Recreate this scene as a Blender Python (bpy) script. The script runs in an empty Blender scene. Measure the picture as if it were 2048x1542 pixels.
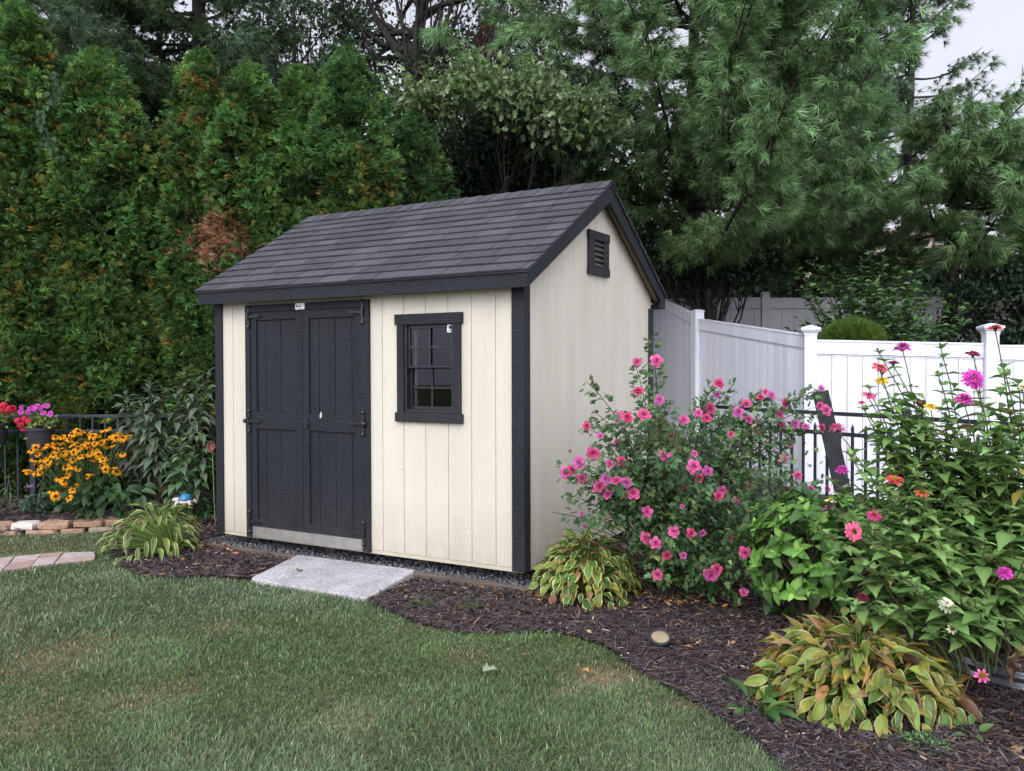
import bpy, math, random
import numpy as np
from mathutils import Matrix, Vector
random.seed(7)
rng = np.random.default_rng(7)
PI = math.pi
A = np.array
scene = bpy.context.scene
COL = scene.collection

# ------------------------------------------------------------------ surveyed camera (metres; origin = shed's front right wall corner)
CAM = A([2.9787, -5.2936, 1.4063]); YAW, PITCH, ROLL, FPX = .5256, -.0199, -.0025, 1744.34
_cy, _sy, _cp, _sp, _cr, _sr = math.cos(YAW), math.sin(YAW), math.cos(PITCH), math.sin(PITCH), math.cos(ROLL), math.sin(ROLL)
_R = A([_cy, _sy, 0.]); _F0 = A([-_sy, _cy, 0.]); _Z = A([0, 0, 1.])
FW = _F0 * _cp + _Z * _sp; _U = -_F0 * _sp + _Z * _cp
RT = _R * _cr + _U * _sr; UP = -_R * _sr + _U * _cr
def ray(u, v): return RT * ((u - 1024) / FPX) + UP * ((771 - v) / FPX) + FW
def P(u, v, d): return CAM + ray(u, v) * d                       # the spot sighted at (u, v), d metres out
def GZ(u, v, z=-.14):
    r = ray(u, v); return CAM + r * ((z - CAM[2]) / r[2])
def XY(u, d):                                                     # plan position at bearing u, d metres out
    p = CAM + (RT * ((u - 1024) / FPX) + _F0) * d; return p[0], p[1]
def polar(x, y):
    dx, dy = x - CAM[0], y - CAM[1]
    d = dx * _F0[0] + dy * _F0[1]; r = dx * _R[0] + dy * _R[1]
    return 1024 + FPX * r / np.maximum(d, .05), d

# ------------------------------------------------------------------ scene graph helpers
def link(o, parent=None):
    COL.objects.link(o)
    if parent is not None: o.parent = parent
    return o
def tag(o, label=None, cat=None, group=None, kind=None):
    if label: o['label'] = label
    if cat: o['category'] = cat
    if group: o['group'] = group
    if kind: o['kind'] = kind
    return o
def thing(name, label, cat, loc, group=None):
    o = bpy.data.objects.new(name, None); o.empty_display_size = .1
    o.location = [float(c) for c in loc]; link(o)
    return tag(o, label, cat, group)
def wloc(o):
    v = A([0., 0., 0.])
    while o is not None: v = v + A(o.location); o = o.parent
    return v
def place(name, mesh, parent, pos, M=None):
    o = bpy.data.objects.new(name, mesh); link(o, parent)
    loc = A(pos, float) - (wloc(parent) if parent is not None else 0)
    mm = Matrix.Identity(4)
    if M is not None:
        for i in range(3):
            for j in range(3): mm[i][j] = float(M[i][j])
    mm.translation = Vector([float(c) for c in loc])
    o.matrix_local = mm
    return o

class MB:
    def __init__(s): s.V = []; s.C = []; s.F = {}; s.n = 0
    def add(s, v, faces, col=(.5, .5, .5), mi=0):
        v = np.asarray(v, float).reshape(-1, 3); n = len(v)
        col = np.asarray(col, float)
        if col.ndim == 1: col = np.tile(col, (n, 1))
        if not isinstance(faces, list) or (len(faces) and np.isscalar(faces[0][0]) ) : faces = [faces]
        for f in faces:
            f = np.asarray(f, int)
            if f.ndim == 1: f = f[None]
            s.F.setdefault(f.shape[1], []).append((f + s.n, np.full(len(f), mi)))
        s.V.append(v); s.C.append(col); s.n += n
    def polys(s, v, plist, col=(.5, .5, .5), mi=0):
        v = np.asarray(v, float); n = len(v)
        for f in plist: s.F.setdefault(len(f), []).append((A([f]) + s.n, A([mi])))
        s.V.append(v); s.C.append(np.tile(A(col, float), (n, 1))); s.n += n
    def inst(s, tv, tf, M, pos, col, mi=0):                        # many copies of a template in one go; col (N,3) or (N,n,3)
        N, n = len(pos), len(tv)
        if N == 0: return
        v = np.einsum('nij,kj->nki', M, tv) + pos[:, None, :]
        col = np.asarray(col, float)
        if col.ndim == 2: col = np.repeat(col[:, None, :], n, 1)
        off = (np.arange(N) * n)[:, None, None]
        for f in (tf if isinstance(tf, list) else [tf]):
            g = (np.asarray(f)[None] + off).reshape(-1, np.asarray(f).shape[1])
            s.F.setdefault(g.shape[1], []).append((g + s.n, np.full(len(g), mi)))
        s.V.append(v.reshape(-1, 3)); s.C.append(col.reshape(-1, 3)); s.n += N * n
    def box(s, lo, hi, col=(.5, .5, .5), mi=0):
        x0, y0, z0 = lo; x1, y1, z1 = hi
        s.add([(x0, y0, z0), (x1, y0, z0), (x1, y1, z0), (x0, y1, z0), (x0, y0, z1), (x1, y0, z1), (x1, y1, z1), (x0, y1, z1)], BOXF, col, mi)
    def hexa(s, v8, col=(.5, .5, .5), mi=0): s.add(v8, BOXF, col, mi)
    def bar(s, a, b, w, h, up=(0, 0, 1), col=(.5, .5, .5), mi=0):  # rectangular bar from a to b
        a, b = A(a, float), A(b, float); d = b - a; d /= np.linalg.norm(d)
        sd = np.cross(d, A(up, float)); sd /= np.linalg.norm(sd); u = np.cross(sd, d)
        r = [a + sd * x * w / 2 + u * y * h / 2 for x, y in ((-1, -1), (1, -1), (1, 1), (-1, 1))]
        t = [p + (b - a) for p in r]
        s.add(r + t, BOXF, col, mi)
    def prism(s, poly, ext, col=(.5, .5, .5), mi=0):               # 3d polygon extruded by a vector
        p = A(poly, float); n = len(p); q = p + A(ext, float)
        fs = [list(range(n))[::-1], [n + i for i in range(n)]] + [[i, (i + 1) % n, n + (i + 1) % n, n + i] for i in range(n)]
        s.polys(np.vstack([p, q]), fs, col, mi)
    def tube(s, pts, rad, sides=6, col=(.5, .5, .5), mi=0, cap=True):
        pts = A(pts, float); n = len(pts); rad = np.broadcast_to(A(rad, float), (n,))
        t = np.gradient(pts, axis=0); t /= np.linalg.norm(t, axis=1)[:, None] + 1e-9
        ref = A([.13, .27, 1.]) if abs(t[0][2]) < .9 else A([1., .2, .1])
        sd = np.cross(t, ref); sd /= np.linalg.norm(sd, axis=1)[:, None] + 1e-9
        u = np.cross(sd, t); a = np.arange(sides) * 2 * PI / sides
        v = pts[:, None] + rad[:, None, None] * (np.cos(a)[None, :, None] * sd[:, None] + np.sin(a)[None, :, None] * u[:, None])
        i = np.arange(n - 1)[:, None] * sides; j = np.arange(sides)[None]; k = (j + 1) % sides
        f = np.stack([i + j, i + k, i + sides + k, i + sides + j], -1).reshape(-1, 4)
        v = v.reshape(-1, 3); fs = [f]
        if cap and sides > 3:
            b = s.n
            s.add(v, [f], col, mi)
            s.F.setdefault(sides, []).append((A([list(range(sides))[::-1], list(range((n - 1) * sides, n * sides))]) + b, A([mi, mi])))
        else: s.add(v, [f], col, mi)
    def lathe(s, c, prof, seg=24, a0=0, a1=2 * PI, col=(.5, .5, .5), mi=0):
        full = abs(a1 - a0 - 2 * PI) < 1e-6
        m = seg if full else seg + 1
        a = a0 + (a1 - a0) * np.arange(m) / seg
        pr = A(prof, float)
        v = np.stack([c[0] + pr[:, 0, None] * np.cos(a), c[1] + pr[:, 0, None] * np.sin(a), c[2] + pr[:, 1, None] + 0 * a], -1).reshape(-1, 3)
        f = []
        for i in range(len(pr) - 1):
            for j in range(seg):
                k = (j + 1) % m
                f.append((i * m + j, i * m + k, (i + 1) * m + k, (i + 1) * m + j))
        s.add(v, [A(f)], col, mi)
    def mesh(s, name, mats, off=(0, 0, 0), smooth=False):
        me = bpy.data.meshes.new(name)
        if s.n == 0: return me
        V = np.vstack(s.V) - A(off); C = np.vstack(s.C)
        loops, starts, mis, tot = [], [], [], 0
        for k, lst in s.F.items():
            f = np.vstack([x[0] for x in lst]); m = np.concatenate([x[1] for x in lst])
            loops.append(f.ravel()); starts.append(tot + np.arange(len(f)) * k); mis.append(m); tot += f.size
        loops = np.concatenate(loops); starts = np.concatenate(starts); mis = np.concatenate(mis)
        me.vertices.add(len(V)); me.vertices.foreach_set('co', V.ravel().astype(np.float32))
        me.loops.add(len(loops)); me.loops.foreach_set('vertex_index', loops.astype(np.int32))
        me.polygons.add(len(starts)); me.polygons.foreach_set('loop_start', starts.astype(np.int32))
        me.polygons.foreach_set('material_index', mis.astype(np.int32))
        me.polygons.foreach_set('use_smooth', np.full(len(starts), bool(smooth)))
        at = me.color_attributes.new('Col', 'FLOAT_COLOR', 'POINT')
        at.data.foreach_set('color', np.hstack([np.clip(C, 0, 1), np.ones((len(C), 1))]).ravel().astype(np.float32))
        for m in (mats if isinstance(mats, (list, tuple)) else [mats]): me.materials.append(m)
        me.update(calc_edges=True)
        return me
    def build(s, name, mats, parent=None, smooth=False, bevel=0, loc=None):
        base = wloc(parent) if parent is not None else A([0., 0, 0] if loc is None else loc)
        o = bpy.data.objects.new(name, s.mesh(name, mats, base, smooth)); link(o, parent)
        if parent is None and loc is not None: o.location = [float(c) for c in loc]
        if bevel:
            b = o.modifiers.new('bevel', 'BEVEL'); b.width = bevel; b.segments = 2; b.limit_method = 'ANGLE'; b.angle_limit = .6
        return o
BOXF = A([(0, 3, 2, 1), (4, 5, 6, 7), (0, 1, 5, 4), (1, 2, 6, 5), (2, 3, 7, 6), (3, 0, 4, 7)])

def frames(axis, nrm, w, l):                                       # orientation matrices: columns side*w, axis*l, normal*l
    a = axis / (np.linalg.norm(axis, axis=1)[:, None] + 1e-9)
    s = np.cross(a, nrm); s /= np.linalg.norm(s, axis=1)[:, None] + 1e-9
    n = np.cross(s, a)
    w = np.broadcast_to(w, (len(a),)); l = np.broadcast_to(l, (len(a),))
    return np.stack([s * w[:, None], a * l[:, None], n * l[:, None]], -1)
def unit(n): 
    v = rng.normal(size=(n, 3)); return v / np.linalg.norm(v, axis=1)[:, None]
def nz(x, y, s=1., seed=0):                                        # smooth pseudo noise, about -1..1
    r = np.random.default_rng(seed); o = 0 * np.asarray(x, float)
    for k in range(7):
        a, p = r.uniform(0, 2 * PI), r.uniform(0, 6.28); f = s * r.uniform(.6, 2.2)
        o = o + np.sin((x * math.cos(a) + y * math.sin(a)) * f + p + 1.3 * np.sin((x * math.sin(a) - y * math.cos(a)) * f * .7 + p * 2))
    return o / 3.2
def jit(c, n, k=.2):                                               # n jittered copies of a colour
    c = A(c, float); b = np.exp(rng.normal(0, k, (n, 1))); return np.clip(c * b * np.exp(rng.normal(0, k * .35, (n, 3))), 0, 1)

# ------------------------------------------------------------------ materials
def newmat(name):
    m = bpy.data.materials.new(name); m.use_nodes = True; nt = m.node_tree; nt.nodes.clear()
    out = nt.nodes.new('ShaderNodeOutputMaterial')
    return m, nt, nt.nodes, nt.links, out
def foliage(name, rough=.55, trans=.3, spec=.25, mottle=.25, scale=40):
    m, nt, N, L, out = newmat(name)
    at = N.new('ShaderNodeAttribute'); at.attribute_name = 'Col'
    tc = N.new('ShaderNodeTexCoord'); no = N.new('ShaderNodeTexNoise'); no.inputs['Scale'].default_value = scale
    L.new(tc.outputs['Object'], no.inputs['Vector'])
    mr = N.new('ShaderNodeMapRange'); mr.inputs['To Min'].default_value = 1 - mottle; mr.inputs['To Max'].default_value = 1 + mottle
    L.new(no.outputs['Fac'], mr.inputs['Value'])
    mx = N.new('ShaderNodeVectorMath'); mx.operation = 'SCALE'
    L.new(at.outputs['Color'], mx.inputs[0]); L.new(mr.outputs['Result'], mx.inputs['Scale'])
    b = N.new('ShaderNodeBsdfPrincipled'); b.inputs['Roughness'].default_value = rough
    b.inputs['Specular IOR Level'].default_value = spec
    L.new(mx.outputs[0], b.inputs['Base Color'])
    t = N.new('ShaderNodeBsdfTranslucent'); L.new(mx.outputs[0], t.inputs['Color'])
    ms = N.new('ShaderNodeMixShader'); ms.inputs[0].default_value = trans
    L.new(b.outputs[0], ms.inputs[1]); L.new(t.outputs[0], ms.inputs[2]); L.new(ms.outputs[0], out.inputs[0])
    return m
def surf(name, c1, c2, scale=6, stretch=(1, 1, 1), rough=.6, bump=0, bscale=60, bstretch=(1, 1, 1), metal=0, detail=6, spec=.3, attr=False, speck=0, speckscale=200):
    m, nt, N, L, out = newmat(name)
    tc = N.new('ShaderNodeTexCoord')
    def nse(sc, st, d=detail):
        mp = N.new('ShaderNodeMapping'); mp.inputs['Scale'].default_value = st
        no = N.new('ShaderNodeTexNoise'); no.inputs['Scale'].default_value = sc; no.inputs['Detail'].default_value = d
        L.new(tc.outputs['Object'], mp.inputs[0]); L.new(mp.outputs[0], no.inputs['Vector']); return no
    n1 = nse(scale, stretch)
    cr = N.new('ShaderNodeValToRGB'); e = cr.color_ramp.elements
    e[0].position = .3; e[0].color = (*c1, 1); e[1].position = .7; e[1].color = (*c2, 1)
    L.new(n1.outputs['Fac'], cr.inputs[0]); colo = cr.outputs[0]
    if attr:
        at = N.new('ShaderNodeAttribute'); at.attribute_name = 'Col'
        mm = N.new('ShaderNodeMix'); mm.data_type = 'RGBA'; mm.blend_type = 'MULTIPLY'; mm.inputs[0].default_value = 1
        L.new(colo, mm.inputs[6]); L.new(at.outputs['Color'], mm.inputs[7]); colo = mm.outputs[2]
    if speck:
        n3 = nse(speckscale, (1, 1, 1), 2); mr = N.new('ShaderNodeMapRange')
        mr.inputs['From Min'].default_value = .3; mr.inputs['From Max'].default_value = .7
        mr.inputs['To Min'].default_value = 1 - speck; mr.inputs['To Max'].default_value = 1 + speck
        L.new(n3.outputs['Fac'], mr.inputs['Value'])
        vm = N.new('ShaderNodeVectorMath'); vm.operation = 'SCALE'; L.new(colo, vm.inputs[0]); L.new(mr.outputs[0], vm.inputs['Scale']); colo = vm.outputs[0]
    b = N.new('ShaderNodeBsdfPrincipled'); b.inputs['Roughness'].default_value = rough
    b.inputs['Metallic'].default_value = metal; b.inputs['Specular IOR Level'].default_value = spec
    L.new(colo, b.inputs['Base Color'])
    if bump:
        n2 = nse(bscale, bstretch, 4); bp = N.new('ShaderNodeBump'); bp.inputs['Strength'].default_value = bump; bp.inputs['Distance'].default_value = .01
        L.new(n2.outputs['Fac'], bp.inputs['Height']); L.new(bp.outputs[0], b.inputs['Normal'])
    L.new(b.outputs[0], out.inputs[0])
    return m
def siding_mat(name, c1, c2, dirt, rough, bumpk):                   # rough-sawn plywood: cross saw marks over vertical grain, splash dirt at the foot
    m, nt, N, L, out = newmat(name)
    tc = N.new('ShaderNodeTexCoord')
    def nse(sc, st, d=4, dist=0):
        mp = N.new('ShaderNodeMapping'); mp.inputs['Scale'].default_value = st
        no = N.new('ShaderNodeTexNoise'); no.inputs['Scale'].default_value = sc; no.inputs['Detail'].default_value = d; no.inputs['Distortion'].default_value = dist
        L.new(tc.outputs['Object'], mp.inputs[0]); L.new(mp.outputs[0], no.inputs['Vector']); return no.outputs['Fac']
    cr = N.new('ShaderNodeValToRGB'); e = cr.color_ramp.elements
    e[0].position = .3; e[0].color = (*c1, 1); e[1].position = .72; e[1].color = (*c2, 1)
    L.new(nse(1.6, (3, 3, .5), 6), cr.inputs[0])
    sep = N.new('ShaderNodeSeparateXYZ'); L.new(tc.outputs['Object'], sep.inputs[0])
    mr = N.new('ShaderNodeMapRange'); mr.inputs['From Min'].default_value = .0; mr.inputs['From Max'].default_value = .45
    mr.inputs['To Min'].default_value = .75; mr.inputs['To Max'].default_value = 0
    L.new(sep.outputs['Z'], mr.inputs['Value'])
    ml = N.new('ShaderNodeMath'); ml.operation = 'MULTIPLY'; L.new(mr.outputs[0], ml.inputs[0]); L.new(nse(5, (2, 2, 1)), ml.inputs[1])
    mm = N.new('ShaderNodeMix'); mm.data_type = 'RGBA'; L.new(ml.outputs[0], mm.inputs[0]); L.new(cr.outputs[0], mm.inputs[6]); mm.inputs[7].default_value = (*dirt, 1)
    # chipped specks
    sk = N.new('ShaderNodeMapRange'); sk.inputs['From Min'].default_value = .70; sk.inputs['From Max'].default_value = .76; sk.inputs['To Max'].default_value = .5
    L.new(nse(38, (1, 1, .55), 3), sk.inputs['Value'])
    m2 = N.new('ShaderNodeMix'); m2.data_type = 'RGBA'; L.new(sk.outputs[0], m2.inputs[0]); L.new(mm.outputs[2], m2.inputs[6]); m2.inputs[7].default_value = (*[c * .55 for c in c1], 1)
    b = N.new('ShaderNodeBsdfPrincipled'); b.inputs['Roughness'].default_value = rough; b.inputs['Specular IOR Level'].default_value = .3
    L.new(m2.outputs[2], b.inputs['Base Color'])
    ad = N.new('ShaderNodeMath'); ad.operation = 'ADD'; L.new(nse(16, (1.2, 1.2, 9), 3, .6), ad.inputs[0]); L.new(nse(30, (3, 3, .25), 5, 1.2), ad.inputs[1])
    bp = N.new('ShaderNodeBump'); bp.inputs['Strength'].default_value = bumpk; bp.inputs['Distance'].default_value = .008
    L.new(ad.outputs[0], bp.inputs['Height']); L.new(bp.outputs[0], b.inputs['Normal']); L.new(b.outputs[0], out.inputs[0])
    return m

M = {}
M['cream'] = siding_mat('cream_paint', (.515, .48, .39), (.585, .547, .452), (.34, .28, .2), .65, .45)
M['dark'] = siding_mat('charcoal_paint', (.008, .0095, .013), (.0135, .0153, .0195), (.03, .028, .028), .48, .7)
M['black'] = surf('black_iron', (.010, .010, .012), (.02, .02, .024), rough=.38, bump=.1, spec=.5)
M['fence_black'] = surf('black_aluminium', (.013, .015, .024), (.02, .022, .034), rough=.33, spec=.5)
M['shingle'] = surf('shingle', (.85, .85, .85), (1.05, 1.05, 1.05), scale=9, rough=.85, bump=.6, bscale=260, attr=True, speck=.5, speckscale=420, spec=.15)
M['trimtan'] = surf('bare_wood_soffit', (.30, .22, .12), (.42, .32, .19), scale=9, stretch=(1, 8, 8), rough=.7, bump=.2)
M['sill'] = surf('pale_sill', (.42, .37, .27), (.5, .45, .34), rough=.7, bump=.2)
M['wood'] = surf('weathered_timber', (.075, .055, .044), (.15, .115, .09), scale=7, stretch=(.4, 9, 9), rough=.85, bump=.5, bscale=30, bstretch=(.3, 8, 8))
M['plate'] = surf('diamond_plate', (.30, .29, .26), (.42, .40, .36), scale=14, rough=.45, metal=.6, bump=.15)
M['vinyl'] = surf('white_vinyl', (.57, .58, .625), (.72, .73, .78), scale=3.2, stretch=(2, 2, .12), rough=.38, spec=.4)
M['vinylgrey'] = surf('grey_vinyl', (.42, .42, .435), (.54, .54, .56), scale=2, stretch=(1, 1, .3), rough=.5)  # greyer vinyl for the back fence
M['concrete'] = surf('pale_concrete', (.27, .26, .265), (.50, .485, .49), scale=48, rough=.9, bump=1., bscale=120, speck=.22, speckscale=4)
M['stone'] = surf('sandstone', (.75, .7, .65), (1.1, 1.05, 1.), scale=11, rough=.85, bump=.6, bscale=26, attr=True, speck=.25, speckscale=70)
M['gravel'] = surf('grey_gravel', (.7, .7, .7), (1.2, 1.2, 1.2), scale=40, rough=.85, attr=True, bump=.3)
M['bark'] = surf('bark', (.016, .013, .012), (.048, .039, .034), scale=10, stretch=(3, 3, .5), rough=.9, bump=.8, bscale=20, bstretch=(3, 3, .4))
M['stem'] = foliage('stem', .6, .1)
M['leaf'] = foliage('leaf', .42, .28, .35)
M['zleaf'] = foliage('soft_leaf', .5, .3, .3)
M['needle'] = foliage('needle', .5, .22, .3, .2, 6)
M['scale'] = foliage('scale_leaf', .6, .25, .2, .35, 9)
M['petal'] = foliage('petal', .6, .35, .15, .12, 60)
M['grass'] = foliage('grass_blade', .55, .3, .2, .25, 7)
M['chip'] = foliage('mulch_chip', .85, 0, .15, .35, 55)
M['galv'] = surf('galvanised_steel', (.20, .21, .235), (.34, .35, .38), scale=6, rough=.33, metal=.85, bump=.05)
M['pot'] = surf('black_plastic', (.022, .022, .026), (.034, .033, .038), rough=.45)
M['rib'] = surf('black_rubber', (.02, .02, .024), (.045, .045, .052), scale=14, rough=.6, bump=.2)
M['white'] = surf('white_plastic', (.62, .62, .62), (.72, .72, .72), rough=.4)
M['roofbrown'] = surf('brown_roof', (.20, .15, .125), (.33, .26, .22), scale=5, stretch=(1, 1, 5), rough=.9)
M['stucco'] = surf('tan_wall', (.46, .41, .34), (.55, .50, .42), rough=.9)
M['paver'] = surf('red_paver', (.8, .8, .8), (1.15, 1.1, 1.1), scale=14, rough=.9, bump=.5, bscale=40, attr=True, speck=.25, speckscale=120)
M['tan'] = surf('frosted_lens', (.22, .17, .10), (.32, .26, .16), rough=.35, scale=20)
M['ceramic'] = surf('cream_ceramic', (.40, .36, .30), (.52, .48, .41), rough=.4)
M['vane'] = surf('louvre_brown', (.045, .035, .03), (.09, .07, .058), rough=.6)

def glass_mat():
    m, nt, N, L, out = newmat('window_glass')
    g = N.new('ShaderNodeBsdfGlossy'); g.inputs['Roughness'].default_value = .02; g.inputs['Color'].default_value = (.9, .92, .95, 1)
    t = N.new('ShaderNodeBsdfTransparent'); t.inputs['Color'].default_value = (.38, .39, .40, 1)
    f = N.new('ShaderNodeFresnel'); f.inputs['IOR'].default_value = 1.5
    ms = N.new('ShaderNodeMixShader'); L.new(f.outputs[0], ms.inputs[0]); L.new(t.outputs[0], ms.inputs[1]); L.new(g.outputs[0], ms.inputs[2]); L.new(ms.outputs[0], out.inputs[0])
    return m
M['glass'] = glass_mat()
def shell_mat():
    m, nt, N, L, out = newmat('blue_mosaic_glass')
    tc = N.new('ShaderNodeTexCoord'); vo = N.new('ShaderNodeTexVoronoi'); vo.inputs['Scale'].default_value = 55
    L.new(tc.outputs['Object'], vo.inputs['Vector'])
    cr = N.new('ShaderNodeValToRGB'); e = cr.color_ramp.elements
    e[0].color = (.004, .03, .11, 1); e[1].color = (.03, .24, .42, 1); e[0].position = .2; e[1].position = .8
    L.new(vo.outputs['Color'], cr.inputs[0])
    b = N.new('ShaderNodeBsdfPrincipled'); b.inputs['Roughness'].default_value = .12; L.new(cr.outputs[0], b.inputs['Base Color']); L.new(b.outputs[0], out.inputs[0])
    return m
M['shell'] = shell_mat()

def ground_mat():
    m, nt, N, L, out = newmat('turf_soil')
    tc = N.new('ShaderNodeTexCoord')
    n = N.new('ShaderNodeTexNoise'); n.inputs['Scale'].default_value = 1.3; n.inputs['Detail'].default_value = 8; L.new(tc.outputs['Object'], n.inputs['Vector'])
    n2 = N.new('ShaderNodeTexNoise'); n2.inputs['Scale'].default_value = 45; n2.inputs['Detail'].default_value = 5; L.new(tc.outputs['Object'], n2.inputs['Vector'])
    a = N.new('ShaderNodeAttribute'); a.attribute_name = 'Col'
    cr = N.new('ShaderNodeValToRGB'); e = cr.color_ramp.elements
    e[0].position = .3; e[0].color = (.45, .5, .45, 1); e[1].position = .72; e[1].color = (1.25, 1.15, 1.1, 1)
    L.new(n2.outputs['Fac'], cr.inputs[0])
    mm = N.new('ShaderNodeMix'); mm.data_type = 'RGBA'; mm.blend_type = 'MULTIPLY'; mm.inputs[0].default_value = 1
    L.new(a.outputs['Color'], mm.inputs[6]); L.new(cr.outputs[0], mm.inputs[7])
    b = N.new('ShaderNodeBsdfPrincipled'); b.inputs['Roughness'].default_value = .95; b.inputs['Specular IOR Level'].default_value = .1
    L.new(mm.outputs[2], b.inputs['Base Color'])
    bp = N.new('ShaderNodeBump'); bp.inputs['Strength'].default_value = .6; bp.inputs['Distance'].default_value = .02
    L.new(n2.outputs['Fac'], bp.inputs['Height']); L.new(bp.outputs[0], b.inputs['Normal']); L.new(b.outputs[0], out.inputs[0])
    return m
M['ground'] = ground_mat()

# ------------------------------------------------------------------ terrain
_ctrl = [(1310, 13.2, .65), (1395, 11.5, .32), (1450, 10.6, .2), (1520, 9.9, .12), (1620, 9.2, .04), (1692, 9, -.02), (1980, 8.8, -.04), (1340, 11.5, .38), (1250, 11, .2),
         (1512, 7.9, .03), (1730, 6.9, -.02), (1900, 6.1, -.06), (1400, 6.5, -.14), (1300, 5.8, -.14), (1500, 5, -.14), (1700, 4, -.14), (1000, 5, -.14), (1000, 3.5, -.14), (300, 4, -.14),
         (300, 7, -.14), (0, 8, -.14), (1000, 8, -.13), (700, 9, -.13), (1530, 14, .7), (1900, 14, .6), (1100, 15, .3), (500, 12, -.05), (0, 12, -.05), (2200, 5, -.12), (2100, 12, .3), (1700, 12, .36), (1024, 2, -.14)]
_cx = A([XY(u, d) for u, d, z in _ctrl]); _cz = A([z + .14 for u, d, z in _ctrl])
_k = lambda a, b: np.exp(-((a[:, None] - b[None]) ** 2).sum(-1) / (2 * 2.3 ** 2))
_w = np.linalg.solve(_k(_cx, _cx) + .02 * np.eye(len(_cx)), _cz)
_STU = A([-400, 0, 150, 250, 300, 390, 440, 470]); _STD = A([8.05, 8.27, 8.34, 8.50, 8.62, 8.72, 8.75, 8.8])      # the stone edging, by bearing and distance
def hgt(x, y, raw=False):
    x = np.asarray(x, float); y = np.asarray(y, float); sh = x.shape
    q = np.stack([x.ravel(), y.ravel()], -1); h = np.zeros(len(q))
    for i in range(0, len(q), 20000): h[i:i + 20000] = _k(q[i:i + 20000], _cx) @ _w
    h = -.14 + np.clip(h, -.03, 2).reshape(sh)
    pad = np.clip(np.minimum(np.minimum(x + 3.35, .35 - x), np.minimum(y + .3, 2.9 - y)) / .3, 0, 1)
    h = h * (1 - pad) + np.minimum(h, -.14) * pad
    if not raw:
        u, d = polar(x, y)
        db = d - np.interp(u, _STU, _STD)
        t = np.clip((db - .04) / .1, 0, 1) * np.clip((445 - u) / 30, 0, 1) * np.clip((x + 9.5), 0, 1)
        h = h + t * t * (3 - 2 * t) * .12
    return h
def G(u, d):
    x, y = XY(u, d); return A([x, y, float(hgt(A([x]), A([y]))[0])])

# planting bed outline (everything from the lawn edge back to the fences)
_edge = [(-420, 1090), (0, 1070), (150, 1064), (238, 1056), (236, 1085), (225, 1118), (268, 1150), (340, 1158), (410, 1153), (505, 1158), (738, 1200), (765, 1217), (840, 1246), (930, 1266), (1010, 1266), (1090, 1262),
         (1160, 1275), (1220, 1300), (1262, 1336), (1330, 1376), (1440, 1440), (1520, 1500), (1570, 1545), (1650, 1660), (1800, 1900)]
BED = [GZ(u, v)[:2] for u, v in _edge] + [A([9, -3.6]), A(XY(2250, 8.9)), A(XY(1980, 8.9)), A(XY(1620, 9.2)), A(XY(1395, 11.4)), A([.6, 5.5]), A([-3.0, 5.2]), A(XY(470, 9.6)), A(XY(0, 9.35)), A(XY(-420, 9.2))]
BED = A(BED)
def inpoly(x, y, poly):
    c = np.zeros(x.shape, bool); n = len(poly); j = n - 1
    for i in range(n):
        xi, yi = poly[i]; xj, yj = poly[j]
        if yi != yj:
            c ^= ((yi > y) != (yj > y)) & (x < (xj - xi) * (y - yi) / (yj - yi) + xi)
        j = i
    return c
SLAB = A([(-2.03, -.10), (-.88, -.06), (-.77, -.77), (-1.88, -.76)])
PAVE = A([GZ(-60, 1152)[:2], GZ(60, 1136)[:2], GZ(198, 1118)[:2], GZ(185, 1105)[:2], GZ(60, 1112)[:2], GZ(-60, 1122)[:2]])
TANS = [(1205, 1355, .26, .45), (1365, 1412, .17, .25), (55, 1335, .42, .15), (30, 1452, .35, .12), (90, 1092, .75, .16), (260, 1085, .4, .12), (440, 1255, .2, .08), (930, 1312, .15, .07), (700, 1450, .25, .08), (165, 1290, .3, .1), (1135, 1385, .12, .06), (300, 1390, .3, .1), (-120, 1250, .5, .25)]
TANW = [(GZ(u, v)[:2], r, k) for u, v, r, k in TANS]
def tanness(x, y):
    t = .08 + .10 * nz(x, y, 1.3, 3) + .10 * nz(x, y, 4.5, 5)
    for c, r, k in TANW:
        q = ((x - c[0]) ** 2 + (y - c[1]) ** 2) / (r * r); t = t + np.exp(-q * 1.6) * (.30 + 1.7 * k)
    return np.clip(t, 0, 1)

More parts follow.
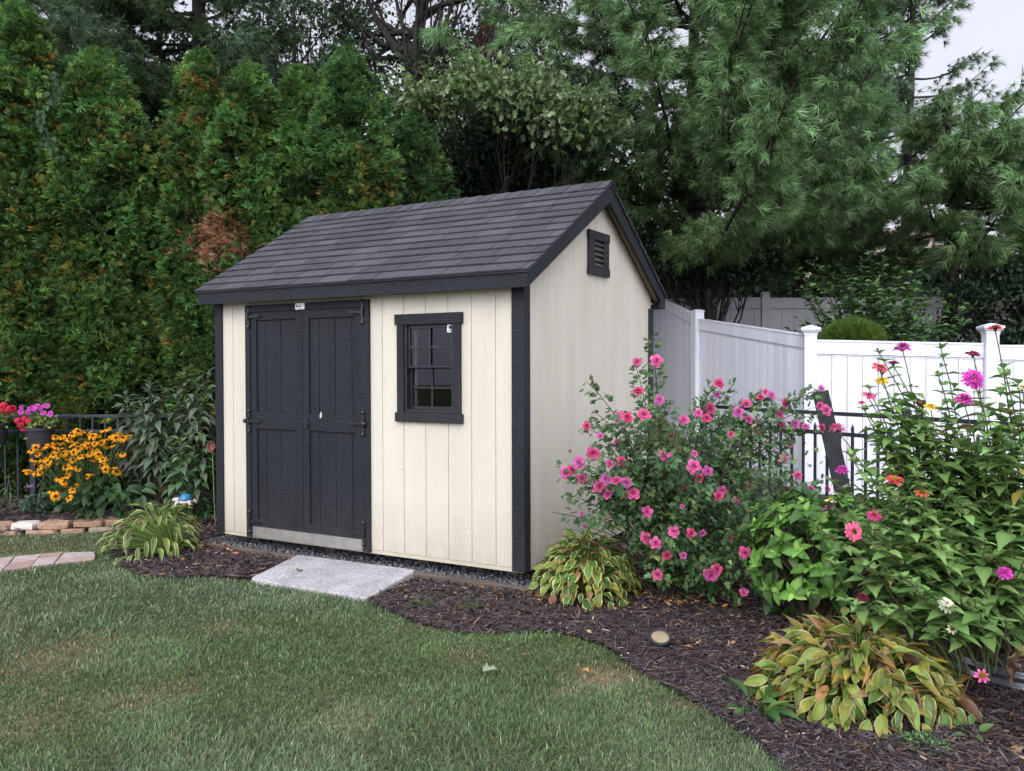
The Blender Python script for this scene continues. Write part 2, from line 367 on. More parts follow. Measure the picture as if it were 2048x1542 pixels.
def build_ground():
    ax = np.concatenate([[-160, -90, -50, -30, -20, -14, -11], np.arange(-9, 8.01, .12), [9, 11, 14, 20, 30, 50, 90, 160]])
    ay = np.concatenate([[-60, -30, -16, -10], np.arange(-7, 10.01, .12), [11, 13, 16, 20, 30, 50, 90, 200]])
    X, Y = np.meshgrid(ax, ay, indexing='ij')
    Zh = hgt(X, Y) + .012 * nz(X, Y, 1.1, 9) * (hgt(X, Y) < -.1) - .006
    n, m = X.shape; i = np.arange(n - 1)[:, None] * m + np.arange(m - 1)[None]
    f = np.stack([i, i + m, i + m + 1, i + 1], -1).reshape(-1, 4)
    t = tanness(X, Y)[..., None]; u, d = polar(X, Y)
    col = A([.10, .12, .06]) * (1 - t) + A([.20, .145, .085]) * t
    back = np.clip((d - 9.6) / .6, 0, 1)[..., None]
    col = col * (1 - back) + (A([.17, .125, .075]) + .05 * nz(X, Y, 1.2, 17)[..., None]) * back
    mb = MB(); mb.add(np.stack([X, Y, Zh], -1).reshape(-1, 3), [f], np.clip(col, .02, 1).reshape(-1, 3))
    tag(mb.build('lawn', M['ground'], smooth=True), kind='structure', label='green lawn with dry tan patches in front of the shed')
    # mulch sheet
    s = .035; gx = np.arange(BED[:, 0].min(), min(BED[:, 0].max(), 6.5), s); gy = np.arange(-5.4, 6.2, s)
    X, Y = np.meshgrid(gx, gy, indexing='ij'); ins = inpoly(X + s / 2, Y + s / 2, BED)
    n, m = X.shape; i = np.arange(n - 1)[:, None] * m + np.arange(m - 1)[None]
    f = np.stack([i, i + m, i + m + 1, i + 1], -1).reshape(-1, 4)[ins[:-1, :-1].ravel()]
    used = np.unique(f); re = np.zeros(n * m, int); re[used] = np.arange(len(used))
    Zh = hgt(X, Y) + .014 + .010 * nz(X, Y, 3, 21) + rng.normal(0, .004, X.shape)
    mb = MB(); c = jit((.045, .034, .036), len(used), .35)
    mb.add(np.stack([X, Y, Zh], -1).reshape(-1, 3)[used], [re[f]], c)
    tag(mb.build('mulch_bed', M['chip'], smooth=False), kind='structure', label='dark brown mulch bed curving round the shed')
build_ground()

def sample_view(N, dmin, dmax, umin=-330, umax=2380):
    u = rng.uniform(umin, umax, N); d = rng.uniform(dmin, dmax, N)
    p = CAM[None, :2] + (_R[None, :2] * ((u - 1024) / FPX)[:, None] + _F0[None, :2]) * d[:, None]
    return p[:, 0], p[:, 1], d
def build_grass():
    x, y, d = sample_view(690000, 2.5, 9.1, -1000, 2380)
    jx, jy = x + rng.normal(0, .022, len(x)), y + rng.normal(0, .022, len(x))
    ok = ~inpoly(jx, jy, BED) & ~inpoly(jx, jy, SLAB) & ~inpoly(jx, jy, PAVE)
    t = tanness(x, y)
    ok &= rng.random(len(x)) > np.clip((t - .55) * 1.5, 0, .8)
    x, y, d, t = x[ok], y[ok], d[ok], t[ok]; n = len(x)
    z = hgt(x, y) - .006 + .012 * nz(x, y, 1.1, 9)
    L = rng.uniform(.021, .047, n) * (1 + .25 * nz(x, y, 2.2, 31)) * (1 - .5 * np.clip(t, 0, .8)); w = rng.choice([.0014, .0018, .0022, .0036], n, p=[.3, .35, .25, .1]) * np.clip(d / 4.2, .9, 1.8)
    fl = 1.6 * nz(x, y, 6.0, 33) + rng.normal(0, 1.5, n)          # neighbouring blades lean the same way
    ln = rng.uniform(.45, 1.45, n); dr = np.stack([np.cos(fl), np.sin(fl), 0 * fl], -1)
    side = np.stack([-np.sin(fl), np.cos(fl), 0 * fl], -1); b = np.stack([x, y, z], -1); up = A([0, 0, 1.])
    p1 = b + (dr * np.sin(ln * .5)[:, None] + up * np.cos(ln * .5)[:, None]) * (L * .55)[:, None]
    p2 = p1 + (dr * np.sin(ln * 1.15)[:, None] + up * np.cos(ln * 1.15)[:, None]) * (L * .5)[:, None]
    V = np.stack([b - side * w[:, None], b + side * w[:, None], p1 + side * w[:, None] * .8, p1 - side * w[:, None] * .8, p2], 1)
    hue = np.clip(.5 + .4 * nz(x, y, 1.0, 41) + rng.normal(0, .25, n), 0, 1)[:, None]
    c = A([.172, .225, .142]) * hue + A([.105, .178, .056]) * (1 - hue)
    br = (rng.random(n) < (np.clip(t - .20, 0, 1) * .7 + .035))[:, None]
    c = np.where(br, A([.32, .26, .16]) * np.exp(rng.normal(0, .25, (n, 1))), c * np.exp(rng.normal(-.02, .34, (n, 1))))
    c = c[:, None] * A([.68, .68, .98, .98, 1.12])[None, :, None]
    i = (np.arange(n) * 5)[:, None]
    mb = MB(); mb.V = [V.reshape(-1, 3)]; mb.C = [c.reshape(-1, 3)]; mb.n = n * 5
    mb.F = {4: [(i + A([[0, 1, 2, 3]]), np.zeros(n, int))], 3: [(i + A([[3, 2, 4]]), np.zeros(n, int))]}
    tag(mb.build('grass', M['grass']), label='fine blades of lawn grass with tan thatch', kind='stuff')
build_grass()

def inshed(x, y): return (x > -3.32) & (x < .16) & (y > -.02) & (y < 2.6)
def build_chips():
    x, y, d = sample_view(150000, 3.0, 9.9)
    ok = inpoly(x, y, BED) & ~inpoly(x, y, SLAB) & ~inshed(x, y)
    x, y, d = x[ok], y[ok], d[ok]; n = len(x); sc = np.clip(d / 5, .9, 1.6)
    L = rng.gamma(3, .006, n) * sc + .008; w = rng.uniform(.0025, .006, n) * sc
    a = rng.uniform(0, 2 * PI, n); til = rng.normal(0, .25, n)
    ax = np.stack([np.cos(a) * np.cos(til), np.sin(a) * np.cos(til), np.sin(til)], -1)
    z = hgt(x, y) + .020 + .010 * nz(x, y, 3, 21) + rng.uniform(0, .010, n)
    tv = A([(-1, -1, -.0), (1, -1, -.0), (.9, 1, -.0), (-.9, 1, -.0), (0, -.95, .35), (0, .95, .35)]); tf = [A([(0, 4, 5, 3), (4, 1, 2, 5)])]
    Mx = frames(ax, np.tile(A([0, 0, 1.]), (n, 1)) + rng.normal(0, .3, (n, 3)), w, L); Mx[:, :, 2] *= (w / L)[:, None] * 1.6
    base = np.where(rng.random((n, 1)) < .18, A([.10, .064, .046]), np.where(rng.random((n, 1)) < .35, A([.072, .061, .063]), A([.036, .027, .028])))
    pale = rng.random((n, 1)) < .012
    c = np.where(pale, A([.34, .25, .17]), base) * np.exp(rng.normal(0, .3, (n, 1)))
    mb = MB(); mb.inst(tv, tf, Mx, np.stack([x, y, z], -1), c)
    tag(mb.build('mulch', M['chip']), label='shredded dark bark mulch chips', kind='stuff')
    # dry leaf crumbs, thick under the flowering shrub and beside the hostas
    xs, ys = [], []
    for u, v, r, k in [(1350, 1200, .42, 210), (1090, 1190, .25, 90), (640, 1090, .2, 22), (470, 1095, .28, 60), (370, 1100, .22, 60), (1300, 1170, .3, 90), (1900, 1450, .4, 26), (1020, 1175, .25, 30), (1480, 1180, .3, 60), (420, 1020, .3, 70), (1500, 1290, .8, 30)]:
        c0 = GZ(u, v); xs.append(rng.normal(c0[0], r * .6, k)); ys.append(rng.normal(c0[1], r * .6, k))
    x, y = np.concatenate(xs), np.concatenate(ys); ok = inpoly(x, y, BED) & ~inshed(x, y) & ~inpoly(x, y, SLAB); x, y = x[ok], y[ok]; n = len(x)
    a = rng.uniform(0, 2 * PI, n); ax = np.stack([np.cos(a), np.sin(a), rng.normal(0, .25, n)], -1)
    Mx = frames(ax, np.tile(A([0, 0, 1.]), (n, 1)) + rng.normal(0, .35, (n, 3)), rng.uniform(.006, .015, n), rng.uniform(.012, .034, n))
    tv = A([(0, -1, 0), (1, -.2, .3), (0, 1, .1), (-1, .1, .4), (0, 0, -.05)]); tf = [A([(0, 1, 4), (1, 2, 4), (2, 3, 4), (3, 0, 4)])]
    cc = A([(.30, .18, .09), (.22, .12, .06), (.38, .27, .14), (.34, .16, .05), (.16, .10, .07)])[rng.integers(0, 5, n)] * np.exp(rng.normal(0, .2, (n, 1)))
    mb = MB(); mb.inst(tv, tf, Mx, np.stack([x, y, hgt(x, y) + .036], -1), cc)
    tag(mb.build('leaf_litter', M['chip']), label='dry tan leaf crumbs scattered on the mulch', kind='stuff')
build_chips()

# ------------------------------------------------------------------ the shed
L_, D_, H_ = 3.05, 2.44, 1.956
EF, EB, OS, YR, ZR, FH = .133, .103, .10, 1.262, 2.905, .119
ZE = H_ + FH
SF = (ZR - ZE) / (YR + EF); SB = (ZR - ZE) / (D_ + EB - YR)
def roofz(y): return ZR - (SF * (YR - y) if y < YR else SB * (y - YR))
def build_shed():
    t = thing('garden_shed', 'cream garden shed with charcoal trim, double doors and a grey shingle roof', 'shed', (-1.5, 1.2, 0))
    WX0, WX1, WZ0, WZ1 = -1.03, -.57, 1.06, 1.765
    # walls: grooved boards over a sheathing sheet
    m = MB(); e = -.0232; eds = [0.]
    while e > -L_: eds.append(e); e -= .2032
    eds.append(-L_); g = .0023
    def fb(x0, x1, z0, z1): 
        if x1 - x0 > .004: m.box((x0, 0, z0), (x1, .007, z1))
    for b, a in zip(eds[:-1], eds[1:]):
        a2, b2 = a + g, b - g; ztop = 2.0
        for (p, q) in ((a2, min(b2, WX0)), (max(a2, WX1), b2)): fb(p, q, 0, ztop)
        p, q = max(a2, WX0), min(b2, WX1)
        fb(p, q, 0, WZ0); fb(p, q, WZ1, ztop)
    for (x0, x1, z0, z1) in ((-L_, WX0, 0, 2.0), (WX1, -.002, 0, 2.0), (WX0, WX1, 0, WZ0), (WX0, WX1, WZ1, 2.0)): m.box((x0 + .001, .0075, z0 + .001), (x1 - .001, .024, z1 - .001))
    m.build('front_wall', M['cream'], t, bevel=.0015)
    def gable(x0, x1, nm, inner):
        m = MB(); ys = [0.012]; y = .1863
        while y < D_ - .02: ys.append(y); y += .2032
        ys.append(D_)
        for a, b in zip(ys[:-1], ys[1:]):
            a, b = a + g, b - g; pl = [(x0, a, 0.), (x0, b, 0.), (x0, b, roofz(b) - .075)]
            if a < YR < b: pl.append((x0, YR, roofz(YR) - .075))
            pl.append((x0, a, roofz(a) - .075)); m.prism(pl, (x1 - x0, 0, 0))
        i0, i1 = inner
        m.prism([(i0, .03, .001), (i0, D_ - .02, .001), (i0, D_ - .02, roofz(D_) - .08), (i0, YR, roofz(YR) - .08), (i0, .03, roofz(.03) - .08)], (i1 - i0, 0, 0))
        m.build(nm, M['cream'], t, bevel=.0015)
    gable(-.007, 0, 'gable_wall', (-.024, -.0075)); gable(-L_, -L_ + .012, 'gable_wall', (-L_ + .0125, -L_ + .024))
    m = MB(); m.box((-L_ + .013, D_ - .012, 0), (-.013, D_, 2.0)); m.build('back_wall', M['cream'], t)
    # floor frame, skids
    m = MB(); m.box((-L_ + .006, .004, -.032), (-.004, D_ - .004, -.0015)); m.build('floor_frame', M['sill'], t, bevel=.003)
    for x in (-.22, -1.02, -1.98, -2.86):
        m = MB(); m.box((x - .05, .22, -.128), (x + .05, D_ - .05, -.0335)); m.build('skid', M['wood'], t, bevel=.004)
    # roof deck + shingles
    m = MB(); x0, x1 = -L_ - OS + .004, OS - .004
    def under(y): return roofz(y) - .012
    m.prism([(x0, -EF + .004, under(-EF)), (x0, YR, under(YR)), (x0, D_ + EB - .004, under(D_ + EB)), (x0, D_ + EB - .004, under(D_ + EB) - .02), (x0, YR, under(YR) - .022), (x0, -EF + .004, under(-EF) - .02)], (x1 - x0, 0, 0))
    roof = m.build('roof', M['black'], t)
    m = MB(); r2 = np.random.default_rng(3)
    for sgn, ye, sl in ((-1, -EF - .022, SF), (1, D_ + EB + .022, SB)):
        run = abs(YR - ye); slope = math.hypot(run, run * sl); N = 12; ex = slope / N
        ud = A([0, (YR - ye) / slope, run * sl / slope]); nn = A([0, -sl * (1 if sgn < 0 else -1), 1.]); nn /= np.linalg.norm(nn)
        base0 = A([0, ye, roofz(YR) - run * sl])
        for k in range(N):
            x = x0 - .02 - r2.uniform(.03, .28)
            while x < x1 + .02:
                w = .305 + r2.choice([0, 0, 0, -.06, .05]); a, b = max(x, x0 - .022), min(x + w - .008, x1 + .022); x += w
                if b - a < .01: continue
                s0, s1 = k * ex + r2.uniform(-.003, .003), (k + 1.12) * ex if k < N - 1 else (k + 1) * ex
                h0, h1 = .017 + r2.uniform(0, .004), .001
                q = []
                for hh, zz in ((0, 0), (1, 1)):
                    for xx, ss, ho in ((a, s0, h0), (b, s0, h0), (b, s1, h1 + .003), (a, s1, h1 + .003)):
                        q.append(base0 + ud * ss + nn * (ho - .011 * (1 - zz)) + A([xx, 0, 0]))
                tone = r2.choice([.060, .066, .070, .074, .084]) * r2.uniform(.92, 1.08)
                m.hexa(q, (tone * .98, tone * .985, tone * 1.08))
    sh = m.build('shingles', M['shingle'], roof)
    m = MB(); x = x0 - .022
    while x < x1 + .02:
        b = min(x + .16, x1 + .024); tone = r2.uniform(.055, .085)
        for s, sl in ((-1, SF), (1, SB)):
            q = []
            for zz in (0, 1):
                for xx, dy, dz in ((x, 0, 0), (b, 0, .008), (b, .13, .008), (x, .13, 0)):
                    q.append((xx, YR + s * dy, ZR + .012 + dz - dy * sl + zz * .007))
            m.hexa(q if s > 0 else [q[i] for i in (1, 0, 3, 2, 5, 4, 7, 6)], (tone * .98, tone * .985, tone * 1.08))
        x += .145
    m.build('ridge_cap', M['shingle'], roof)
    m = MB(); m.box((x0 - .016, -EF - .012, ZE - .018), (x1 + .016, -EF - .002, ZE - .004))
    for s, ye, sl in ((-1, -EF - .006, SF), (1, D_ + EB + .006, SB)):
        for xx in (x1 + .004, x0 - .014):
            a = A([xx, ye, roofz(ye) - .016]); b = A([xx, YR, ZR - .016]); h = A([0, 0, .018]); w = A([.010, 0, 0])
            m.hexa([a, a + w, b + w, b, a + h, a + w + h, b + w + h, b + h])
    m.build('drip_edge', M['black'], roof)
    # fascia, rake boards, soffits
    m = MB(); m.box((-L_ - OS, -EF, H_), (OS, -EF + .024, ZE - .02)); m.build('fascia', M['dark'], t, bevel=.003)
    m = MB(); m.box((-L_ - OS, D_ + EB - .024, H_), (OS, D_ + EB, ZE - .02)); m.build('fascia', M['dark'], t, bevel=.003)
    for xa, xb in ((OS - .026, OS + .002), (-L_ - OS - .002, -L_ - OS + .026)):
        for ya, yb in ((-EF, YR), (D_ + EB, YR)):
            m = MB(); za, zb = roofz(ya) - .018, roofz(yb) - .018; hv = .138
            zl = za - (ZE - .018 - H_); yk = ya + (hv - (za - zl)) / (SF if ya < 1 else SB) * (1 if ya < 1 else -1)
            pl = [(xa, ya, za), (xa, yb, zb), (xa, yb, zb - hv), (xa, ya + (.02 if ya < 1 else -.02), zl)]
            if ya > 1: pl = [(xa, ya, za), (xa, yb, zb), (xa, yb, zb - hv), (xa, D_ + .0, H_ + .062), (xa, D_ + .0, H_), (xa, ya, H_)]
            m.prism(pl, (xb - xa, 0, 0)); m.build('rake_board', M['dark'], t, bevel=.003)
    for xa, xb in ((.001, OS - .028), (-L_ - OS + .028, -L_ - .001)):
        m = MB()
        for ya, yb in ((-EF + .03, YR), (D_ + EB - .03, YR)):
            q = [(xa, ya, roofz(ya) - .062), (xb, ya, roofz(ya) - .062), (xb, yb, roofz(yb) - .062), (xa, yb, roofz(yb) - .062)]
            m.hexa(q + [(x, y, z + .02) for x, y, z in q])
        m.build('soffit', M['trimtan'], t)
    for ya, yb in ((-EF + .026, -.002), (D_ + .002, D_ + EB - .026)): m = MB(); m.box((-L_, ya, H_ + .045), (0, yb, H_ + .06)); m.build('soffit', M['cream'], t)
    # corner trim
    for (x0_, x1_, y0_, y1_) in ((-.085, .018, -.020, -.001), (-L_ - .018, -2.985, -.020, -.001)):
        m = MB(); m.box((x0_, y0_, -.022), (x1_, y1_, H_ + .03))
        sx = (.001, .018) if x1_ > 0 else (-L_ - .018, -L_ - .001)
        m.box((sx[0], -.0005, -.022), (sx[1], .07, H_ + .045)); m.build('corner_trim', M['dark'], t, bevel=.003)
    for sx in ((.001, .018), (-L_ - .018, -L_ - .001)):
        m = MB(); m.box((sx[0], D_ - .075, -.022), (sx[1], D_ + .018, H_ + .0)); m.build('corner_trim', M['dark'], t, bevel=.003)
    # door casing
    m = MB(); m.box((-2.69, -.030, -.02), (-2.634, -.001, 1.882)); m.box((-1.424, -.030, -.02), (-1.354, -.001, 1.882)); m.box((-2.69, -.0315, 1.8825), (-1.354, -.001, 1.942))
    m.build('door_casing', M['dark'], t, bevel=.003)
    def leaf(x0, x1, pl, pr):
        d = bpy.data.objects.new('door', None); d.empty_display_size = .1; d.location = [float(c) for c in (A([x0, 0, .075]) - wloc(t))]; link(d, t)
        m = MB(); yo, yi = -.024, -.002
        for (a, b, z0, z1) in ((x0, pl, .075, 1.879), (pr, x1, .075, 1.879), (pl + .0005, pr - .0005, .0755, .144), (pl + .0005, pr - .0005, .901, 1.041), (pl + .0005, pr - .0005, 1.812, 1.8785)): m.box((a, yo, z0), (b, yi, z1))
        m.build('door_frame', M['dark'], d, bevel=.003)
        m = MB(); x = pl
        first = .10
        while x < pr:
            b = min(x + first, pr); first = .17
            for z0, z1 in ((.1445, .9005), (1.0415, 1.8115)): m.box((x + .0025, -.010, z0), (b - .0025, -.0025, z1))
            x = b
        m.box((pl, -.002, .145), (pr, -.0005, 1.811)); m.build('door_panel', M['dark'], d, bevel=.0015)
        return d
    dl = leaf(-2.631, -2.047, -2.565, -2.118); dr = leaf(-2.043, -1.428, -1.975, -1.491)
    # hinges: pintle plate with spear-tipped strap
    hm = MB()
    hm.box((-.013, -.004, -.07), (.013, 0, .07)); hm.lathe((0, -.004, .085), [(0, -.016), (.012, -.012), (.016, 0), (.012, .012), (0, .016)], 10); hm.lathe((0, -.004, -.085), [(0, -.016), (.012, -.012), (.016, 0), (.012, .012), (0, .016)], 10)
    hm.prism([(-.008, -.008, -.013), (-.075, -.008, -.008), (-.105, -.008, -.013), (-.12, -.008, -.006), (-.145, -.008, 0), (-.12, -.008, .006), (-.105, -.008, .013), (-.075, -.008, .008), (-.008, -.008, .013)], (0, .006, 0))
    hm.tube([(.004, -.012, -.03), (.004, -.012, .03)], .009, 8)
    for x in (-.03, -.065, -.105): hm.lathe((x, -.0085, 0), [(0, -.004), (.005, -.003), (.006, 0), (.005, .003), (0, .004)], 8)
    hmesh = hm.mesh('hinge', M['black'])
    kn = MB(); kn.lathe((0, 0, 0), [(0, -.02), (.014, -.014), (.02, 0), (.014, .014), (0, .02)], 12); kmesh = kn.mesh('hinge_knob', M['black'], smooth=True)
    flip = A([[-1, 0, 0], [0, 1, 0], [0, 0, 1.]])
    for z in (1.845, .979, .125): place('hinge', hmesh, dr, (-1.408, -.0325, z))
    for z in (1.845, .966, .115): place('hinge', hmesh, dl, (-2.645, -.0325, z), A([[-1, 0, 0], [0, 1, 0], [0, 0, 1.]]))
    place('hinge_knob', kmesh, dr, (-1.385, -.055, .978)); place('hinge_knob', kmesh, dl, (-2.676, -.05, .966))
    m = MB(); m.box((-2.03, -.034, .918), (-1.985, -.0245, 1.005)); m.tube([(-2.008, -.034, .972), (-2.008, -.068, .972)], .009, 8); m.tube([(-2.018, -.068, .972), (-1.985, -.07, .972), (-1.935, -.066, .968)], [.009, .008, .006], 8); m.lathe((-2.008, -.034, .935), [(0, -.006), (.007, -.004), (.007, .004), (0, .006)], 8)
    m.build('door_handle', M['black'], dr, bevel=.002)
    m = MB(); a = np.linspace(0, 2 * PI, 13)[:-1]; rr = A([.016, .014, .018, .02, .016, .012, .014, .02, .026, .022, .015, .013])
    m.prism([(-1.846 + r * math.cos(q) * .75, -.0245, 1.036 + r * math.sin(q) * 1.25) for q, r in zip(a, rr)], (0, -.0015, 0)); tag(m.build('bare_patch', M['ceramic'], dr), 'pale chipped patch in the paint')
    m = MB(); m.box((-2.099, -.046, 1.884), (-2.0, -.032, 1.938)); sb = m.build('contact_sensor', M['white'], t, bevel=.004)
    m = MB(); m.prism([(-2.082, -.0465, 1.924), (-2.056, -.0465, 1.912), (-2.082, -.0465, 1.898)], (0, -.001, 0)); m.box((-2.05, -.0475, 1.906), (-2.03, -.0465, 1.917)); m.box((-2.068, -.0475, 1.8895), (-2.02, -.0465, 1.8935)); m.build('sensor_mark', M['black'], sb)
    m = MB(); m.box((-2.633, -.016, -.02), (-1.425, -.0005, .0735)); th = m.build('threshold_plate', M['plate'], t, bevel=.002)
    m = MB()
    for i in range(40):
        for j in range(3):
            x = -2.612 + i * .030 + (j % 2) * .015; z = .005 + j * .024; s = 1 if (i + j) % 2 else -1
            m.bar((x - .006, -.0165, z - .005 * s), (x + .006, -.0165, z + .005 * s), .004, .0025, up=(0, 1, 0))
    m.build('tread_pattern', M['plate'], th)
    # window
    w = bpy.data.objects.new('window', None); w.location = [float(c) for c in (A([-.8, 0, 1.05]) - wloc(t))]; link(w, t)
    m = MB(); m.box((-1.085, -.026, 1.0755), (-1.022, -.0005, 1.733)); m.box((-.577, -.026, 1.0755), (-.512, -.0005, 1.733)); m.box((-1.102, -.031, 1.7335), (-.4945, -.0005, 1.8137)); m.box((-1.102, -.031, 1.005), (-.4945, -.0005, 1.075))
    m.build('casing', M['dark'], w, bevel=.003)
    m = MB()
    for (a, b, z0, z1, y0, y1) in ((-1.0215, -1.002, 1.076, 1.75, -.012, .06), (-.597, -.5775, 1.076, 1.75, -.012, .06), (-1.0015, -.5975, 1.076, 1.098, -.012, .06), (-1.0015, -.5975, 1.728, 1.75, -.012, .06)): m.box((a, y0, z0), (b, y1, z1))
    m.build('frame', M['black'], w, bevel=.002)
    def sash(z0, z1, y0, y1, ym0, ym1):
        m = MB()
        for (a, b, p, q) in ((-1.001, -.983, z0, z1), (-.616, -.598, z0, z1), (-.9825, -.6165, z0, z0 + .022), (-.9825, -.6165, z1 - .022, z1)): m.box((a, y0, p), (b, y1, q))
        s = m.build('sash', M['black'], w, bevel=.002)
        m = MB(); xm, zm = -.7995, (z0 + z1) / 2
        m.box((xm - .007, ym0, z0 + .0225), (xm + .007, ym1, z1 - .0225)); m.box((-.982, ym0 + .001, zm - .007), (-.617, ym1 - .001, zm + .007)); m.build('muntin', M['black'], s)
        m = MB(); yg = (y0 + y1) / 2 + .002
        m.add([(-.983, yg, z0 + .022), (-.616, yg, z0 + .022), (-.616, yg, z1 - .022), (-.983, yg, z1 - .022)], [A([(0, 1, 2, 3)])]); m.build('pane', M['glass'], s)
    sash(1.404, 1.727, .006, .026, .004, .012); sash(1.099, 1.424, .030, .050, .033, .0405)
    m = MB(); m.box((-.9825, .055, 1.10), (-.955, .075, 1.727)); tag(m.build('jamb_liner', M['ceramic'], w), 'pale inner jamb seen through the glass')
    m = MB(); m.box((-.640, -.003, 1.668), (-.585, .003, 1.728)); st = m.build('sticker', M['white'], w, bevel=.003)
    m = MB(); m.lathe((0, 0, 0), [(0, .0), (.013, .0)], 16); v = A(m.V[0]); v = np.stack([v[:, 0] - .612, 0 * v[:, 0] - .0035, v[:, 1] + 1.705], -1); m.V[0] = v
    m.box((-.628, -.0036, 1.678), (-.597, -.0031, 1.684)); m.build('sticker_mark', M['black'], st)
    m = MB(); m.tube([(-.99, -.014, 1.412), (-.61, -.014, 1.412)], .006, 6); m.build('sash_lift', M['fence_black'], w)
    # gable vent
    v = bpy.data.objects.new('gable_vent', None); v.location = [float(c) for c in (A([0, 1.23, 2.3]) - wloc(t))]; link(v, t)
    m = MB(); m.box((.0005, 1.040, 2.2235), (.026, 1.138, 2.4415)); m.box((.0005, 1.328, 2.2235), (.026, 1.421, 2.4415)); m.box((.0005, 1.032, 2.442), (.030, 1.429, 2.512)); m.box((.0005, 1.032, 2.158), (.030, 1.429, 2.223)); m.build('vent_frame', M['dark'], v, bevel=.003)
    m = MB(); m.box((.0006, 1.1385, 2.2235), (.003, 1.3275, 2.4415)); m.build('vent_back', M['black'], v)
    for k in range(5):
        z = 2.232 + k * .043; m = MB(); m.hexa([(.005, 1.139, z + .02), (.021, 1.139, z), (.021, 1.327, z), (.005, 1.327, z + .02), (.005, 1.139, z + .025), (.021, 1.139, z + .005), (.021, 1.327, z + .005), (.005, 1.327, z + .025)]); m.build('louvre', M['vane'], v)
build_shed()

def build_pad():
    m = MB(); m.bar((-3.30, -.125, -.128), (.10, -.065, -.134), .055, .06); tag(m.build('border_timber', M['wood'], bevel=.006), 'long weathered timber edging the gravel in front of the shed', 'timber', 'timbers framing the gravel pad')
    m = MB(); m.bar((.145, -.10, -.125), (.145, 2.6, -.125), .07, .075); tag(m.build('border_timber', M['wood'], bevel=.006), 'weathered timber edging along the foot of the gable wall', 'timber', 'timbers framing the gravel pad')
    n = 4200; x = rng.uniform(-3.28, .1, n); y = rng.uniform(-.085, .5, n); s = rng.uniform(.006, .016, n)
    tv = A([(0, 0, 1), (1, 0, 0), (0, 1, 0), (-1, 0, 0), (0, -1, 0), (0, 0, -1)], float) * A([1.1, .9, .75]); tf = [A([(0, 1, 2), (0, 2, 3), (0, 3, 4), (0, 4, 1), (5, 2, 1), (5, 3, 2), (5, 4, 3), (5, 1, 4)])]
    m = MB(); c = A([.11, .112, .119]) * np.exp(rng.normal(0, .45, (n, 1))); m.inst(tv, tf, frames(unit(n), unit(n), s, s) , np.stack([x, y, -.122 + rng.uniform(-.006, .012, n)], -1), c)
    m.box((-3.28, -.09, -.16), (.11, 2.55, -.128), (.12, .12, .125)); tag(m.build('gravel', M['gravel']), label='grey crushed gravel under the shed', kind='stuff')
    # poured slab with slightly rounded corners
    zt = A([-.092, -.092, -.126, -.126]); pts = []
    for i in range(4):
        p, a, b = SLAB[i], SLAB[i - 1], SLAB[(i + 1) % 4]; da, db = (a - p) / np.linalg.norm(a - p), (b - p) / np.linalg.norm(b - p)
        for tt in (0, .5, 1):
            k = .05; q = p + da * k * (1 - tt) ** 2 + db * k * tt ** 2; pts.append((q[0], q[1], zt[i]))
    m = MB(); m.prism([(a, b, c - .09) for a, b, c in pts][::-1], (0, 0, .09)); tag(m.build('concrete_slab', M['concrete'], bevel=.008), 'pale concrete slab laid as a step in front of the double doors', 'slab')
build_pad()

# ------------------------------------------------------------------ fences
def black_fence(name, label, pts, ztop, gap, spacing, posts, finial=False, drop=.86):
    pts = [A(p) for p in pts]
    t = thing(name, label, 'fence', (pts[0][0], pts[0][1], hgt(pts[0][0], pts[0][1])), None)
    for a, b in zip(pts[:-1], pts[1:]):
        for dz in (0, gap, drop - .05):
            m = MB(); m.bar((*a, ztop - .016 - dz), (*b, ztop - .016 - dz), .028, .032); m.build('rail', M['fence_black'], t, bevel=.003)
    seg = [np.linalg.norm(b - a) for a, b in zip(pts[:-1], pts[1:])]; cum = np.concatenate([[0], np.cumsum(seg)])
    def at(s):
        i = min(max(np.searchsorted(cum, s) - 1, 0), len(seg) - 1); f = (s - cum[i]) / seg[i]; return pts[i] * (1 - f) + pts[i + 1] * f
    d = (pts[1] - pts[0]); ang = math.atan2(d[1], d[0]); R3 = A([[math.cos(ang), -math.sin(ang), 0], [math.sin(ang), math.cos(ang), 0], [0, 0, 1]])
    top = ztop - gap + .03 if finial else ztop - .03
    m = MB(); hh = drop - (gap - .03 if finial else .03)
    m.box((-.009, -.009, -hh), (.009, .009, 0))
    if finial: m.add([(-.011, -.011, 0), (.011, -.011, 0), (.011, .011, 0), (-.011, .011, 0), (0, 0, .045)], [A([(0, 1, 4), (1, 2, 4), (2, 3, 4), (3, 0, 4)])])
    pm = m.mesh('picket', M['fence_black']); s = .03; ps = []
    mp = MB(); mp.box((-.027, -.027, -1.15), (.027, .027, .02)); mp.box((-.032, -.032, .02), (.032, .032, .032)); mp.add([(-.032, -.032, .032), (.032, -.032, .032), (.032, .032, .032), (-.032, .032, .032), (0, 0, .05)], [A([(0, 1, 4), (1, 2, 4), (2, 3, 4), (3, 0, 4)])])
    pom = mp.mesh('post', M['fence_black'])
    for q in posts:
        if q > 50: q = min(np.linspace(0, cum[-1], 4000), key=lambda z: abs(float(polar(*at(z))[0]) - q))
        p = at(q); ps.append(q); place('post', pom, t, (p[0], p[1], ztop + .01), R3)
    k = 0
    while s < cum[-1]:
        if all(abs(s - q) > .06 for q in ps) and k < 98: p = at(s); place('picket', pm, t, (p[0], p[1], top if (not finial or k % 2) else top - .0), R3); k += 1
        s += spacing
    return t
LF = [XY(-330, 9.0), XY(452, 9.22)]
black_fence('metal_fence', 'low black metal picket fence behind the orange flowers at the left', LF, .93, .158, .128, [.25, 1.98, 3.75], drop=.93)
